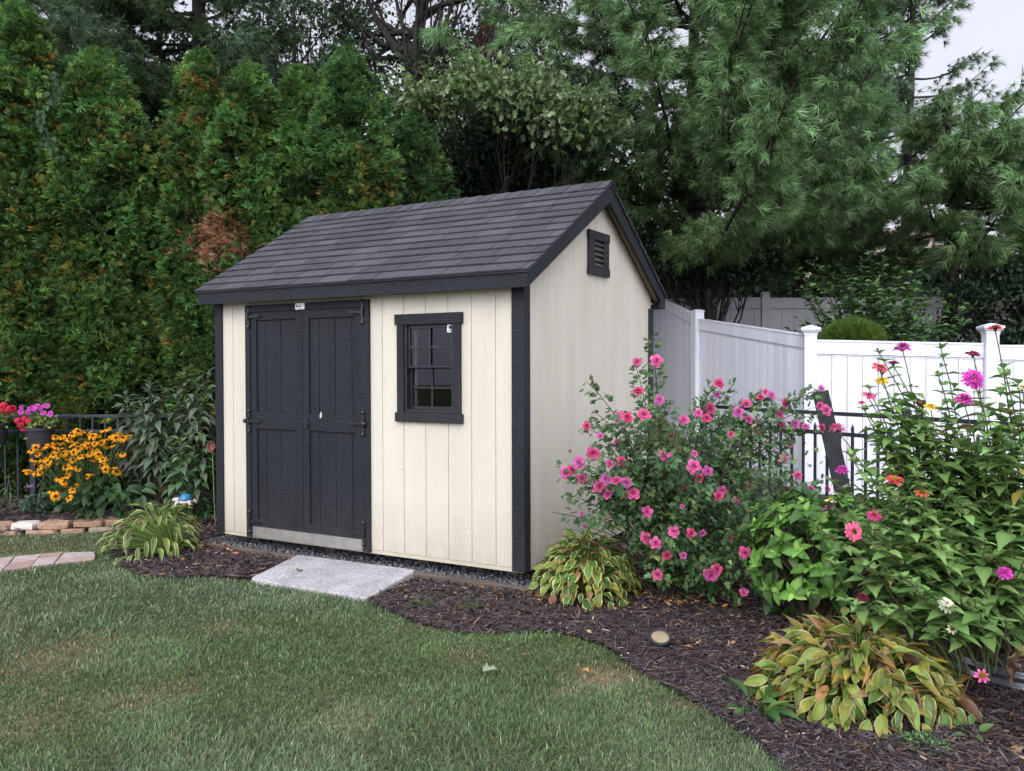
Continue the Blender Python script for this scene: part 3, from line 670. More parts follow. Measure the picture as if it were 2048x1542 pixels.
black_fence('metal_fence', 'low black metal picket fence between the pink shrub and white fence', [XY(1405, 8.75), XY(1512, 7.95), XY(1730, 6.95), XY(2040, 5.75), XY(2400, 4.9)], 1.04, .165, .125, [.02, 1812, 2290], finial=True, drop=1.05)

def vinyl_fence(name, label, posts, mat, boardw, cap, top_h=.15, group=None):
    """posts: (u, d, post_top, panel_top_left, panel_bot_left, panel_top_right, panel_bot_right) heights of the panel to the right of each post"""
    P0 = XY(posts[0][0], posts[0][1]); t = thing(name, label, 'fence', (P0[0], P0[1], posts[0][4]), group)
    for i, p in enumerate(posts):
        x, y = XY(p[0], p[1]); nxt = posts[i + 1] if i < len(posts) - 1 else None; prv = posts[i - 1] if i else None
        q = XY(*(nxt or prv)[:2]); ang = math.atan2(q[1] - y, q[0] - x); R3 = A([[math.cos(ang), -math.sin(ang), 0], [math.sin(ang), math.cos(ang), 0], [0, 0, 1]])
        m = MB(); h = .0635; m.box((-h, -h, p[4] - .3), (h, h, p[2])); po = place('post', m.mesh('post', mat), t, (x, y, 0), R3)
        b = po.modifiers.new('bevel', 'BEVEL'); b.width = .006; b.segments = 2
        m = MB(); k = cap[i]
        if k:
            m.add([], []) if False else None
            for (r0, z0, r1, z1) in ((h + .004, 0, h + .008, .03), (h + .018, .03, h + .034, .055), (h + .036, .055, h + .036, .075), (h + .036, .075, .02, .105)):
                m.hexa([(-r0, -r0, z0), (r0, -r0, z0), (r0, r0, z0), (-r0, r0, z0), (-r1, -r1, z1), (r1, -r1, z1), (r1, r1, z1), (-r1, r1, z1)])
            zc = p[2] - .005
        else:
            for (r0, z0, r1, z1) in ((h + .003, 0, h + .003, .02), (h + .003, .02, .03, .035)): m.hexa([(-r0, -r0, z0), (r0, -r0, z0), (r0, r0, z0), (-r0, r0, z0), (-r1, -r1, z1), (r1, -r1, z1), (r1, r1, z1), (-r1, r1, z1)])
            zc = p[2] - .012
        cm = m.mesh('post_cap', mat); c = bpy.data.objects.new('post_cap', cm); c.parent = po; COL.objects.link(c); c.location = (0, 0, zc)
        if nxt is None: continue
        a2, b2 = A([x, y]), A(XY(nxt[0], nxt[1])); dv = (b2 - a2); ln = np.linalg.norm(dv); dv /= ln; nv = A([-dv[1], dv[0]])
        zt = lambda s: p[3] + (p[5] - p[3]) * s / ln
        zb = lambda s: p[4] + (p[6] - p[4]) * s / ln
        pa = bpy.data.objects.new('panel', None); pa.location = [float(c) for c in (A([x, y, 0]) - wloc(t))]; link(pa, t)
        def pt(s, o, z): return (*(a2 + dv * s + nv * o), z)
        def slab(s0, s1, o0, o1, f0, f1, m):
            m.hexa([pt(s0, o0, f0(s0)), pt(s1, o0, f0(s1)), pt(s1, o1, f0(s1)), pt(s0, o1, f0(s0)), pt(s0, o0, f1(s0)), pt(s1, o0, f1(s1)), pt(s1, o1, f1(s1)), pt(s0, o1, f1(s0))])
        m = MB(); e0, e1 = h + .001, ln - h - .001
        slab(e0, e1, -.030, .030, lambda s: zt(s) - .022, lambda s: zt(s), m); slab(e0, e1, -.024, .024, lambda s: zt(s) - top_h, lambda s: zt(s) - .0225, m); slab(e0, e1, -.017, .017, lambda s: zt(s) - top_h - .016, lambda s: zt(s) - top_h - .005, m)
        m.build('top_rail', mat, pa, bevel=.003)
        m = MB(); slab(e0, e1, -.025, .025, lambda s: zb(s), lambda s: zb(s) + .12, m); slab(e0, e1, -.018, .018, lambda s: zb(s) + .124, lambda s: zb(s) + .136, m); m.build('bottom_rail', mat, pa, bevel=.003)
        m = MB(); s = e0
        while s < e1 - .01:
            s2 = min(s + boardw, e1); slab(s + .0022, s2 - .0022, -.0105, .0105, lambda s: zb(s) + .137, lambda s: zt(s) - top_h - .017, m); s = s2
        m.build('boards', mat, pa, bevel=.003)
    return t
vinyl_fence('vinyl_fence', 'bright white vinyl privacy fence stepping down behind the pink shrub', [
    (1285, 14.4, 2.72, 2.74, .80, 2.09, .34), (1395, 11.5, 2.15, 2.06, .32, 1.75, .06), (1620, 9.2, 1.75, 1.70, .02, 1.645, -.06), (1980, 8.8, 1.745, 1.63, -.06, 1.60, -.10), (2390, 8.6, 1.72, 1.6, -.1, 1.6, -.1)], M['vinyl'], .152, [0, 0, 1, 1, 1])
vinyl_fence('vinyl_fence', 'grey vinyl privacy fence farther back under the pine branches', [
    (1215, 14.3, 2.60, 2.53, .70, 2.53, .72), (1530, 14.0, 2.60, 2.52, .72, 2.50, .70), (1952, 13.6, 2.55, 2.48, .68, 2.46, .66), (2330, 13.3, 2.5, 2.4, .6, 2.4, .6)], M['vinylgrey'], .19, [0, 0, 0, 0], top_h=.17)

# black ribbed strip leaning on the fence rails
def ribbed():
    a = P(1697, 1030, 6.55); b = P(1641, 782, 6.75); d = (b - a); s = np.cross(d / np.linalg.norm(d), FW); s /= np.linalg.norm(s); n = np.cross(s, d / np.linalg.norm(d))
    m = MB(); w = .125
    m.hexa([a - s * w / 2, a + s * w / 2, a + s * w / 2 + n * .014, a - s * w / 2 + n * .014, b - s * w / 2, b + s * w / 2, b + s * w / 2 + n * .014, b - s * w / 2 + n * .014])
    for k in range(9):
        o = s * (-w / 2 + (k + .5) * w / 9); m.bar(a + o + n * .0, b + o + n * .0, .007, .020, up=n)
    tag(m.build('plastic_strip', M['rib'], bevel=.002), 'black ribbed strip leaning against the black picket fence', 'strip')
ribbed()

# ------------------------------------------------------------------ leaf templates (x across, y along, z out of the blade)
def leaf_t(prof, fold=.25, droop=.25, cols=(-1, 0, 1), wave=0):
    n = len(prof); cols = A(cols, float); c = len(cols); t = np.linspace(0, 1, n)
    x = A(prof)[:, None] * cols[None]; y = np.repeat(t[:, None], c, 1)
    z = fold * np.abs(x) - droop * y ** 2 + wave * np.sin(y * 11 + cols[None] * 2) * np.abs(cols[None])
    v = np.stack([x, y, z], -1).reshape(-1, 3)
    i = (np.arange(n - 1)[:, None] * c + np.arange(c - 1)[None]).ravel()
    return v, [np.stack([i, i + 1, i + c + 1, i + c], -1)]
OVATE = leaf_t([.05, .40, .50, .44, .27, .02], .28, .30)
LANCE = leaf_t([.05, .36, .50, .40, .18, .01], .22, .45)
SMALL = (A([(0, 0, 0), (-.5, .45, .12), (0, 1, -.08), (.5, .45, .12)]), [A([(0, 1, 2), (0, 2, 3)])])
TRI = (A([(0, 0, 0), (-.5, .25, .1), (-.26, .48, .06), (-.34, .74, .1), (-.1, .72, 0), (0, 1, -.12), (.1, .72, 0), (.34, .74, .1), (.26, .48, .06), (.5, .25, .1)]), [A([(0, 1, 2), (0, 2, 4), (2, 3, 4), (0, 4, 6), (4, 5, 6), (0, 6, 8), (6, 7, 8), (0, 8, 9)])])
_h = [(.03, 0), (.05, .14), (.34, .24), (.42, .20), (.10, .36), (.46, .56), (.50, .48), (.11, .62), (.30, .86), (.26, .90), (0, 1.0)]
OAK = (A([(0, 0, 0)] + [(x, y, .18 * x - .1 * y) for x, y in _h] + [(-x, y, .18 * x - .1 * y) for x, y in _h[::-1][1:]]), None)
OAK = (OAK[0], [A([(0, i, i + 1) for i in range(1, len(OAK[0]) - 1)])])
HC = (-1, -.80, -.74, 0, .74, .80, 1)
HOSTA = [leaf_t([.06, .34, .48, .50, .43, .29, .12, .01], .22, dr, HC, wv) for dr, wv in ((.25, .02), (.5, .03), (.75, .035), (.1, .05))]
HT = np.repeat(np.linspace(0, 1, 8)[:, None], 7, 1).ravel(); HX = np.tile(np.abs(A(HC)), 8)

def hosta(name, label, loc, N, spread, height, L, W, green, margin, brown, lean=(0, 0), seed=1, cat='plant', petw=.0035, flat=1., dead=0, mess=0.):
    r = np.random.default_rng(seed); loc = A(loc); t = thing(name, label, cat, loc, 'hosta clumps in the mulch')
    mb, ms = MB(), MB()
    f = np.sqrt((np.arange(N) + .5) / N); az = np.arange(N) * 2.39996 + r.normal(0, .3, N)
    f = np.clip(f + r.normal(0, .06, N), .05, 1.05)
    out = np.stack([np.cos(az), np.sin(az), 0 * az], -1)
    tip = loc + out * (f * spread)[:, None] + A([lean[0], lean[1], 0]) * (.4 + .6 * f)[:, None] + A([0, 0, 1.]) * (height * (1 - .92 * f ** 2.2) + .03 + r.normal(0, .018, N))[:, None]
    tip[:, 2] = np.maximum(tip[:, 2], loc[2] + .05)
    pitch = .75 - 1.6 * f + r.normal(0, .22, N)                    # inner blades stand up, outer ones hang
    ax = out * np.cos(pitch)[:, None] + A([0, 0, 1.]) * np.sin(pitch)[:, None] + r.normal(0, .16 + .22 * mess, (N, 3))
    sz = r.uniform(.72 - .2 * mess, 1.12 + .2 * mess, N)
    nr = A([0, 0, 1.]) * np.cos(pitch)[:, None] - out * np.sin(pitch)[:, None] + r.normal(0, .22 + .3 * mess, (N, 3))
    Mx = frames(ax, nr, W * sz, L * sz); Mx[:, :, 2] *= .9
    g = A(green)[r.integers(0, len(green), N)] * np.exp(r.normal(0, .16, (N, 1)))
    mg = A(margin) * np.exp(r.normal(0, .12, (N, 1)))
    yl = (r.random(N) < brown * .8)[:, None, None] * np.clip((HT[None, :] - r.uniform(.1, .5, (N, 1))) * 1.6, 0, 1)[..., None]
    col = np.where((HX > .77)[None, :, None], mg[:, None], g[:, None] * (1 + .12 * np.cos(HX * 14))[None, :, None])
    col = col * (1 - yl) + A([.36, .27, .045]) * yl
    bs = (r.random(N) < brown) * r.uniform(.1, .6, N)
    bt = np.clip(((HT[None] * .7 + HX[None] ** 3 * .42 + r.normal(0, .07, (N, len(HT)))) - (1.05 - bs[:, None])) * 6, 0, 1)[..., None]
    dd = (r.random(N) < dead)[:, None, None]
    bcol = A([(.30, .16, .055), (.17, .09, .05), (.34, .23, .10), (.22, .10, .04)])[r.integers(0, 4, N)][:, None] * np.exp(r.normal(0, .2, (N, 1, 1)))
    col = np.where(dd, bcol, col * (1 - bt) + bcol * bt)
    k = r.integers(0, 4, N)
    for j in range(4):
        s = k == j; tv = HOSTA[j][0].copy()
        mm = Mx[s].copy()
        mb.inst(tv, HOSTA[j][1], mm, tip[s], col[s])
    # shrivelled blades, crumpled
    nd = int(N * dead * .9)
    if nd:
        a2 = r.uniform(0, 2 * PI, nd); f2 = r.uniform(.1, .95, nd); o2 = np.stack([np.cos(a2), np.sin(a2), 0 * a2], -1)
        p2 = loc + o2 * (f2 * spread)[:, None] + A([lean[0], lean[1], 0]) * .7 + A([0, 0, 1.]) * (height * (1 - .9 * f2 ** 2) + .04)[:, None]
        M2 = frames(o2 + r.normal(0, .7, (nd, 3)), A([0, 0, 1.]) + r.normal(0, .8, (nd, 3)), W * r.uniform(.3, .6, nd), L * r.uniform(.4, .8, nd)); M2[:, :, 2] *= 2.2
        mb.inst(HOSTA[2][0], HOSTA[2][1], M2, p2, A([(.30, .16, .06), (.16, .09, .055), (.36, .26, .13)])[r.integers(0, 3, nd)] * np.exp(r.normal(0, .25, (nd, 1))))
    for i in range(N):
        b = loc + out[i] * .03 * r.random() + A([lean[0], lean[1], 0]) * .08; q = tip[i]
        c1 = b + (q - b) * .45 + A([0, 0, .10 * height])
        ms.tube([b - A([0, 0, .02]), c1, q + ax[i] * .01], [petw * 1.3, petw, petw * .8], 4, A(green[0]) * 1.3 if r.random() > brown * .7 else (.33, .27, .09), cap=False)
    mb.build('foliage', M['leaf'], t, smooth=True); ms.build('stem', M['stem'], t, smooth=True)
    return t

GA, GB, GC = (.085, .180, .034), (.150, .245, .045), (.21, .275, .050)
# the three hostas
hosta('hosta', 'striped hosta with long lime leaves at the left corner of the shed', GZ(352, 1108) , 130, .36, .36, .16, .042, [(.10, .17, .035), (.15, .22, .05), (.08, .14, .04)], (.42, .42, .16),   .12, (-.20, -.12), 11, petw=.005, flat=1)
hosta('hosta', 'rounded yellow-edged hosta beside the front right corner of the shed', GZ(1168, 1190) + A([0, 0, 0]), 430, .35, .34, .098, .056, [GA, GB, GA, (.05, .12, .028)], (.58, .54, .20), .34, (.02, .02), 12, dead=.05, mess=.5)
hosta('hosta', 'large browning hosta with scorched leaves in the front right mulch', GZ(1712, 1400), 560, .44, .29, .112, .046, [GA, GB, GC, (.14, .19, .03), (.22, .22, .035)], (.36, .35, .13), .55, (0, 0), 13, dead=.14, mess=1.)
def corner_hosta():
    loc = GZ(2230, 1440); t = thing('hosta', 'big-leaved hosta with curled brown edges at the right frame edge by the tub', 'plant', loc, 'hosta clumps in the mulch')
    mb, ms = MB(), MB(); r = np.random.default_rng(5)
    spec = [(2030, 1385, 3.35, -1, .35, -.5, .24, .15), (2028, 1270, 3.42, -.9, .3, .05, .25, .17), (2050, 1325, 3.3, -.8, .2, -.2, .22, .15), (2110, 1300, 3.4, -.2, .2, .4, .24, .16), (2150, 1380, 3.25, .1, -.5, -.3, .24, .16), (2200, 1320, 3.4, .7, .1, .1, .24, .16)]
    spec += [(2110 + 26 * (k % 6), 1290 + 34 * (k // 3), 3.35 + .05 * (k % 3), math.cos(k * 2.4), math.sin(k * 2.4), .2 - .12 * (k % 4), .21, .135) for k in range(18)]
    for u, v, d, a, b, c, l, w in spec:
        q = P(u + 140, v + 22, d); ax = A([RT * a + _F0 * b + _Z * c]); nr = A([_Z * .8 - _F0 * .55]) + r.normal(0, .15, (1, 3)); Mx = frames(ax, nr, w, l)
        bt = np.clip((HT * .6 + HX ** 3 * .5 - .55 + r.normal(0, .08, len(HT))) * 5, 0, 1)[:, None]; yl = np.clip(HX * .9 - .1 + r.normal(0, .1, len(HT)), 0, 1)[:, None]
        col = A([.075, .15, .03]) * (1 - yl) + A([.24, .26, .05]) * yl; col = col * (1 - bt) + A([.17, .09, .05]) * bt
        mb.inst(HOSTA[1][0], HOSTA[1][1], Mx, q[None], col[None]); ms.tube([loc, (loc + q) / 2 + A([0, 0, .05]), q], [.006, .005, .004], 5, (.2, .2, .06))
    for u, v, d in ((2028, 1318, 3.5), (2038, 1335, 3.5), (2034, 1300, 3.48), (2044, 1318, 3.5)):
        Mx = frames(A([RT * -.3 - _Z * .9]) + r.normal(0, .5, (1, 3)), A([-_F0 + RT * .5]) + r.normal(0, .5, (1, 3)), .035, .075); Mx[:, :, 2] *= 2.5; mb.inst(HOSTA[3][0], HOSTA[3][1], Mx, P(u, v, d)[None], jit((.10, .062, .042), 1, .3))
    mb.build('foliage', M['leaf'], t, smooth=True); ms.build('stem', M['stem'], t)
corner_hosta()

# ------------------------------------------------------------------ flower meshes, shared by their copies
def petal_ring(mb, n, r0, L, W, el, z, col, cin, tw=.0, rr=rng, prof=(.35, .8, 1., .9, .5), wave=.12):
    tv, tf = leaf_t([p * .5 for p in prof], .1, .18, wave=wave)
    a = np.arange(n) * 2 * PI / n + rr.uniform(0, 6) + rr.normal(0, .08, n); e = el + rr.normal(0, .12, n)
    o = np.stack([np.cos(a), np.sin(a), 0 * a], -1); ax = o * np.cos(e)[:, None] + A([0, 0, 1.]) * np.sin(e)[:, None]; nr = A([0, 0, 1.]) * np.cos(e)[:, None] - o * np.sin(e)[:, None] + rr.normal(0, tw, (n, 3))
    ty = tv[:, 1][None, :, None]; c = A(cin) * (1 - ty) ** 1.5 + A(col) * (1 - (1 - ty) ** 1.5); c = c * np.exp(rr.normal(0, .13, (n, 1, 1)))
    mb.inst(tv, tf, frames(ax, nr, W, L * rr.uniform(.85, 1.1, n)), o * r0 + A([0, 0, z]), c)
def hib_mesh(seed, scale=1., col=(.66, .13, .29), cin=(.36, .02, .09)):
    r = np.random.default_rng(seed); mb = MB(); s = scale
    petal_ring(mb, 5, .003 * s, .044 * s, .042 * s, .25, 0, col, cin, .1, r, wave=.10); petal_ring(mb, 6, .003 * s, .034 * s, .03 * s, .65, .003 * s, A(col) * 1.08, cin, .3, r, wave=.16); petal_ring(mb, 7, .002 * s, .024 * s, .02 * s, 1.05, .006 * s, A(col) * .9, cin, .5, r, wave=.2)
    mb.lathe((0, 0, -.014 * s), [(.002 * s, -.004 * s), (.008 * s, .002 * s), (.007 * s, .014 * s)], 6, col=(.09, .14, .04))
    return mb.mesh('shrub_flower', M['petal'], smooth=True)
HIB = [hib_mesh(1), hib_mesh(2, 1.1, (.70, .15, .36), (.34, .02, .12)), hib_mesh(3, .92, (.60, .09, .21)), hib_mesh(4, 1.0, (.62, .17, .42), (.32, .03, .16))]
HBUD = hib_mesh(5, .55, (.62, .16, .36))
def zin_mesh(seed, kind, col, cin, cen, s=1.):
    r = np.random.default_rng(seed); mb = MB()
    if kind == 'double':
        for k, (n, L, e, z) in enumerate(((18, .042, -.15, 0), (17, .036, .05, .005), (14, .029, .3, .010), (11, .022, .55, .014), (8, .014, .9, .017))): petal_ring(mb, n, .006 * s, L * s, .013 * s, e, z * s, col, cin, .1, r, (.5, .8, 1, 1, .7), .04)
    elif kind == 'single':
        petal_ring(mb, 15, .008 * s, .034 * s, .014 * s, .1, 0, col, cin, .1, r, (.5, .8, 1, 1, .7), .04); petal_ring(mb, 11, .007 * s, .026 * s, .012 * s, .35, .003 * s, col, cin, .1, r, (.5, .8, 1, 1, .7), .04)
    else:
        petal_ring(mb, 8, .005 * s, .028 * s, .012 * s, .1, 0, col, cin, .15, r, (.5, .8, 1, 1, .7), .05)
    for k in range(26):
        a, q = r.uniform(0, 6.28), math.sqrt(r.random()) * .011 * s; mb.tube([(q * math.cos(a), q * math.sin(a), .004 * s), (q * 1.2 * math.cos(a), q * 1.2 * math.sin(a), (.016 - q * .4) * s)], [.0022 * s, .0014 * s], 4, A(cen) * r.uniform(.6, 1.3), cap=False)
    mb.lathe((0, 0, 0), [(.002 * s, -.022 * s), (.010 * s, -.010 * s), (.009 * s, .006 * s), (0, .009 * s)], 8, col=(.08, .13, .04))
    return mb.mesh('zinnia_flower', M['petal'], smooth=True)
MAG, PNK, COR, ROS, YEL, WHT, RED, ORG = (.62, .07, .42), (.74, .16, .36), (.66, .13, .17), (.55, .06, .19), (.80, .56, .06), (.72, .72, .55), (.58, .05, .06), (.42, .14, .05)
def rud_mesh(seed, s=1.):
    r = np.random.default_rng(seed); mb = MB(); petal_ring(mb, 12, .008 * s, .030 * s, .0115 * s, -.28, 0, (.82, .38, .012), (.72, .24, .004), .1, r, (.5, .85, 1, .85, .4), .05)
    mb.lathe((0, 0, -.003), [(.011 * s, 0), (.010 * s, .006 * s), (.005 * s, .011 * s), (0, .012 * s)], 8, col=(.022, .010, .006)); return mb.mesh('daisy_flower', M['petal'], smooth=True)
RUD = [rud_mesh(1), rud_mesh(2, 1.1), rud_mesh(3, .92)]
def face(nrm, spin=0):
    n = A(nrm, float); n = n / np.linalg.norm(n); x = np.cross(A([.2, .1, 1.]) if abs(n[2]) < .9 else A([1., 0, 0]), n); x /= np.linalg.norm(x); y = np.cross(n, x)
    c, s_ = math.cos(spin), math.sin(spin); return np.stack([x * c + y * s_, y * c - x * s_, n], -1)

# ------------------------------------------------------------------ rose of sharon with its blooms
def rose_of_sharon():
    base = GZ(1335, 1195); base[2] = hgt(A([base[0]]), A([base[1]]))[0]
    t = thing('flowering_shrub', 'sprawling shrub full of ruffled pink blooms against the shed gable', 'shrub', base)
    pix = [(468, 122), (575, 118), (475, 282), (590, 330), (505, 408), (720, 438), (195, 470), (268, 522), (362, 450), (375, 415), (415, 425), (362, 560), (230, 615), (85, 722), (118, 705), (155, 668), (170, 755), (320, 675), (383, 660), (300, 760), (265, 800), (310, 842), (358, 765), (410, 775), (448, 835), (610, 635), (648, 625), (648, 525), (778, 620), (775, 690), (805, 750), (850, 715), (735, 812), (925, 820), (910, 850), (1005, 875), (710, 905), (520, 935), (168, 945), (185, 1015), (310, 965), (665, 1040), (760, 1050), (820, 1050), (515, 1075), (570, 1105), (628, 1170), (718, 1170), (580, 1275), (870, 1275), (900, 1245), (845, 1270), (1050, 1155), (1045, 1370), (1190, 1155), (1200, 1078), (970, 1075), (1062, 1255), (910, 240), (900, 300), (860, 375), (800, 400), (845, 430), (1015, 395), (1062, 350), (1075, 435), (1115, 495), (1130, 450), (975, 515), (1165, 285), (1138, 315), (1200, 305), (1270, 345), (1243, 412), (1255, 475), (1330, 460), (1300, 565), (1265, 645), (1210, 575), (1470, 265), (1460, 360), (1495, 385), (1470, 480), (1385, 475), (1075, 790), (1105, 730), (1080, 735), (1410, 815), (1500, 810), (1480, 900), (1280, 935), (1580, 930), (1340, 740), (1210, 950)]
    buds = {8, 26, 27, 36, 38, 39, 40, 28, 57, 78, 85}
    r = np.random.default_rng(17); mb, ms = MB(), MB(); d0 = float((base - CAM) @ _F0); fl = []
    for i, (a, b) in enumerate(pix):
        u, v = 1100 + a / 2.753, 680 + b / 2.753
        off = -.45 + .5 * abs(u - 1345) / 230 * (1 if u > 1345 else .3) + r.normal(0, .12)
        if v < 900 and u < 1340: off += .25
        d = d0 + off
        if u > 1480: d = max(d, 6.35)
        for _ in range(30):
            q = P(u, v, d)
            if q[0] > .09: break
            d -= .05
        if v > 1085: q = P(u, v, min(float((GZ(u, v) - CAM) @ _F0) - .16, d0 - .42))
        fl.append((q, i in buds))
    tops = [(q, True) for q, _ in fl]
    for k in range(46):                                             # leafy shoots without a bloom
        u, v = r.normal(1375, 130), r.uniform(900, 1130); d = d0 + r.normal(-.05, .25); q = P(u, v, d)
        if q[0] > .1: tops.append((q, False))
    for u, v, d in ((1302, 672, 6.1), (1190, 822, 6.0), (1135, 985, 5.75), (1172, 760, 6.0), (1468, 765, 6.3), (1340, 810, 6.2), (1640, 775, 6.6), (1580, 945, 6.2), (1620, 965, 6.1), (1500, 1160, 5.6)):
        tops.append((P(u, v, d), False))
    LP, LA, LS = [], [], []
    for q, f in tops:
        b = base + A([r.normal(0, .05), r.normal(0, .05), 0]); dist = np.linalg.norm(q - b)
        c = b + (q - b) * A([.30, .30, .62]) + A([0, 0, .16 * dist]) + r.normal(0, .04, 3); tt = np.linspace(0, 1, 9)[:, None]
        pts = (1 - tt) ** 2 * b + 2 * tt * (1 - tt) * c + tt ** 2 * (q + A([0, 0, -.01])); pts[:, 0] = np.maximum(pts[:, 0], .035)
        ms.tube(pts, np.linspace(.0075, .0018, 9), 5, (.055, .048, .030), cap=False)
        n = int(26 + 30 * dist); s = r.uniform(.18, 1.0, n) ** .8; ii = np.minimum((s * 8).astype(int), 7); fr = (s * 8 - ii)[:, None]; p = pts[ii] * (1 - fr) + pts[ii + 1] * fr
        tan = pts[ii + 1] - pts[ii]; tan /= np.linalg.norm(tan, axis=1)[:, None]
        o = r.normal(size=(n, 3)); o -= tan * (o * tan).sum(1)[:, None]; o /= np.linalg.norm(o, axis=1)[:, None]; o = o + tan * .6 + A([0, 0, -.25])
        tw = r.uniform(0, .10, n) * (1 - .6 * s); LP.append(p + o * tw[:, None]); LA.append(o); LS.append(np.full(n, 1.) * r.uniform(.7, 1.2, n))
    # body of the bush
    nb = 1900; g = r.normal(0, 1, (nb, 3)) * A([.36, .30, .20]); ctr = P(1372, 1000, d0 + .16); g[:900] = r.normal(0, 1, (900, 3)) * A([.34, .27, .10]) + A([0, -.02, -.30]); p = ctr + g; ok = (p[:, 0] > .05) & (p[:, 2] > base[2] + .1); p = p[ok]
    LP.append(p); o = p - ctr; LA.append(o / (np.linalg.norm(o, axis=1)[:, None] + .01) + r.normal(0, .6, o.shape)); LS.append(r.uniform(.7, 1.2, len(p)))
    p = np.vstack(LP); ax = np.vstack(LA); s = np.concatenate(LS); hc = GZ(1168, 1190); uu = polar(p[:, 0], p[:, 1])[0]; ok = (p[:, 0] > .02) & (uu > 1118) & ~((np.hypot(p[:, 0] - hc[0], p[:, 1] - hc[1]) < .46) & (p[:, 2] < .38)); p, ax, s = p[ok], ax[ok], s[ok]; n = len(p)
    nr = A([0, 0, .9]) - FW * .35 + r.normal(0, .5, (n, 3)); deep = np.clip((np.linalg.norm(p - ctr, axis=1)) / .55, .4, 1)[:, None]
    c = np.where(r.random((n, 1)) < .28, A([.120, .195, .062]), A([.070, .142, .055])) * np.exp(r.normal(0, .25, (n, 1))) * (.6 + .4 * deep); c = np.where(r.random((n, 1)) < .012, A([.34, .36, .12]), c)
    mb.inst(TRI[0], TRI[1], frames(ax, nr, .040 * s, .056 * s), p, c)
    mb.build('foliage', M['leaf'], t); ms.build('stem', M['stem'], t, smooth=True)
    for i, (q, bud) in enumerate(fl):
        q = q - FW * .09; nrm = -FW * .95 + A([0, 0, .22]) + r.normal(0, .3, 3) + (q - ctr) * .25
        place('flower', HBUD if bud else HIB[i % 4], t, q, face(nrm, r.uniform(0, 6)) * r.choice([.55, .68, .76, .86, .94]))
rose_of_sharon()

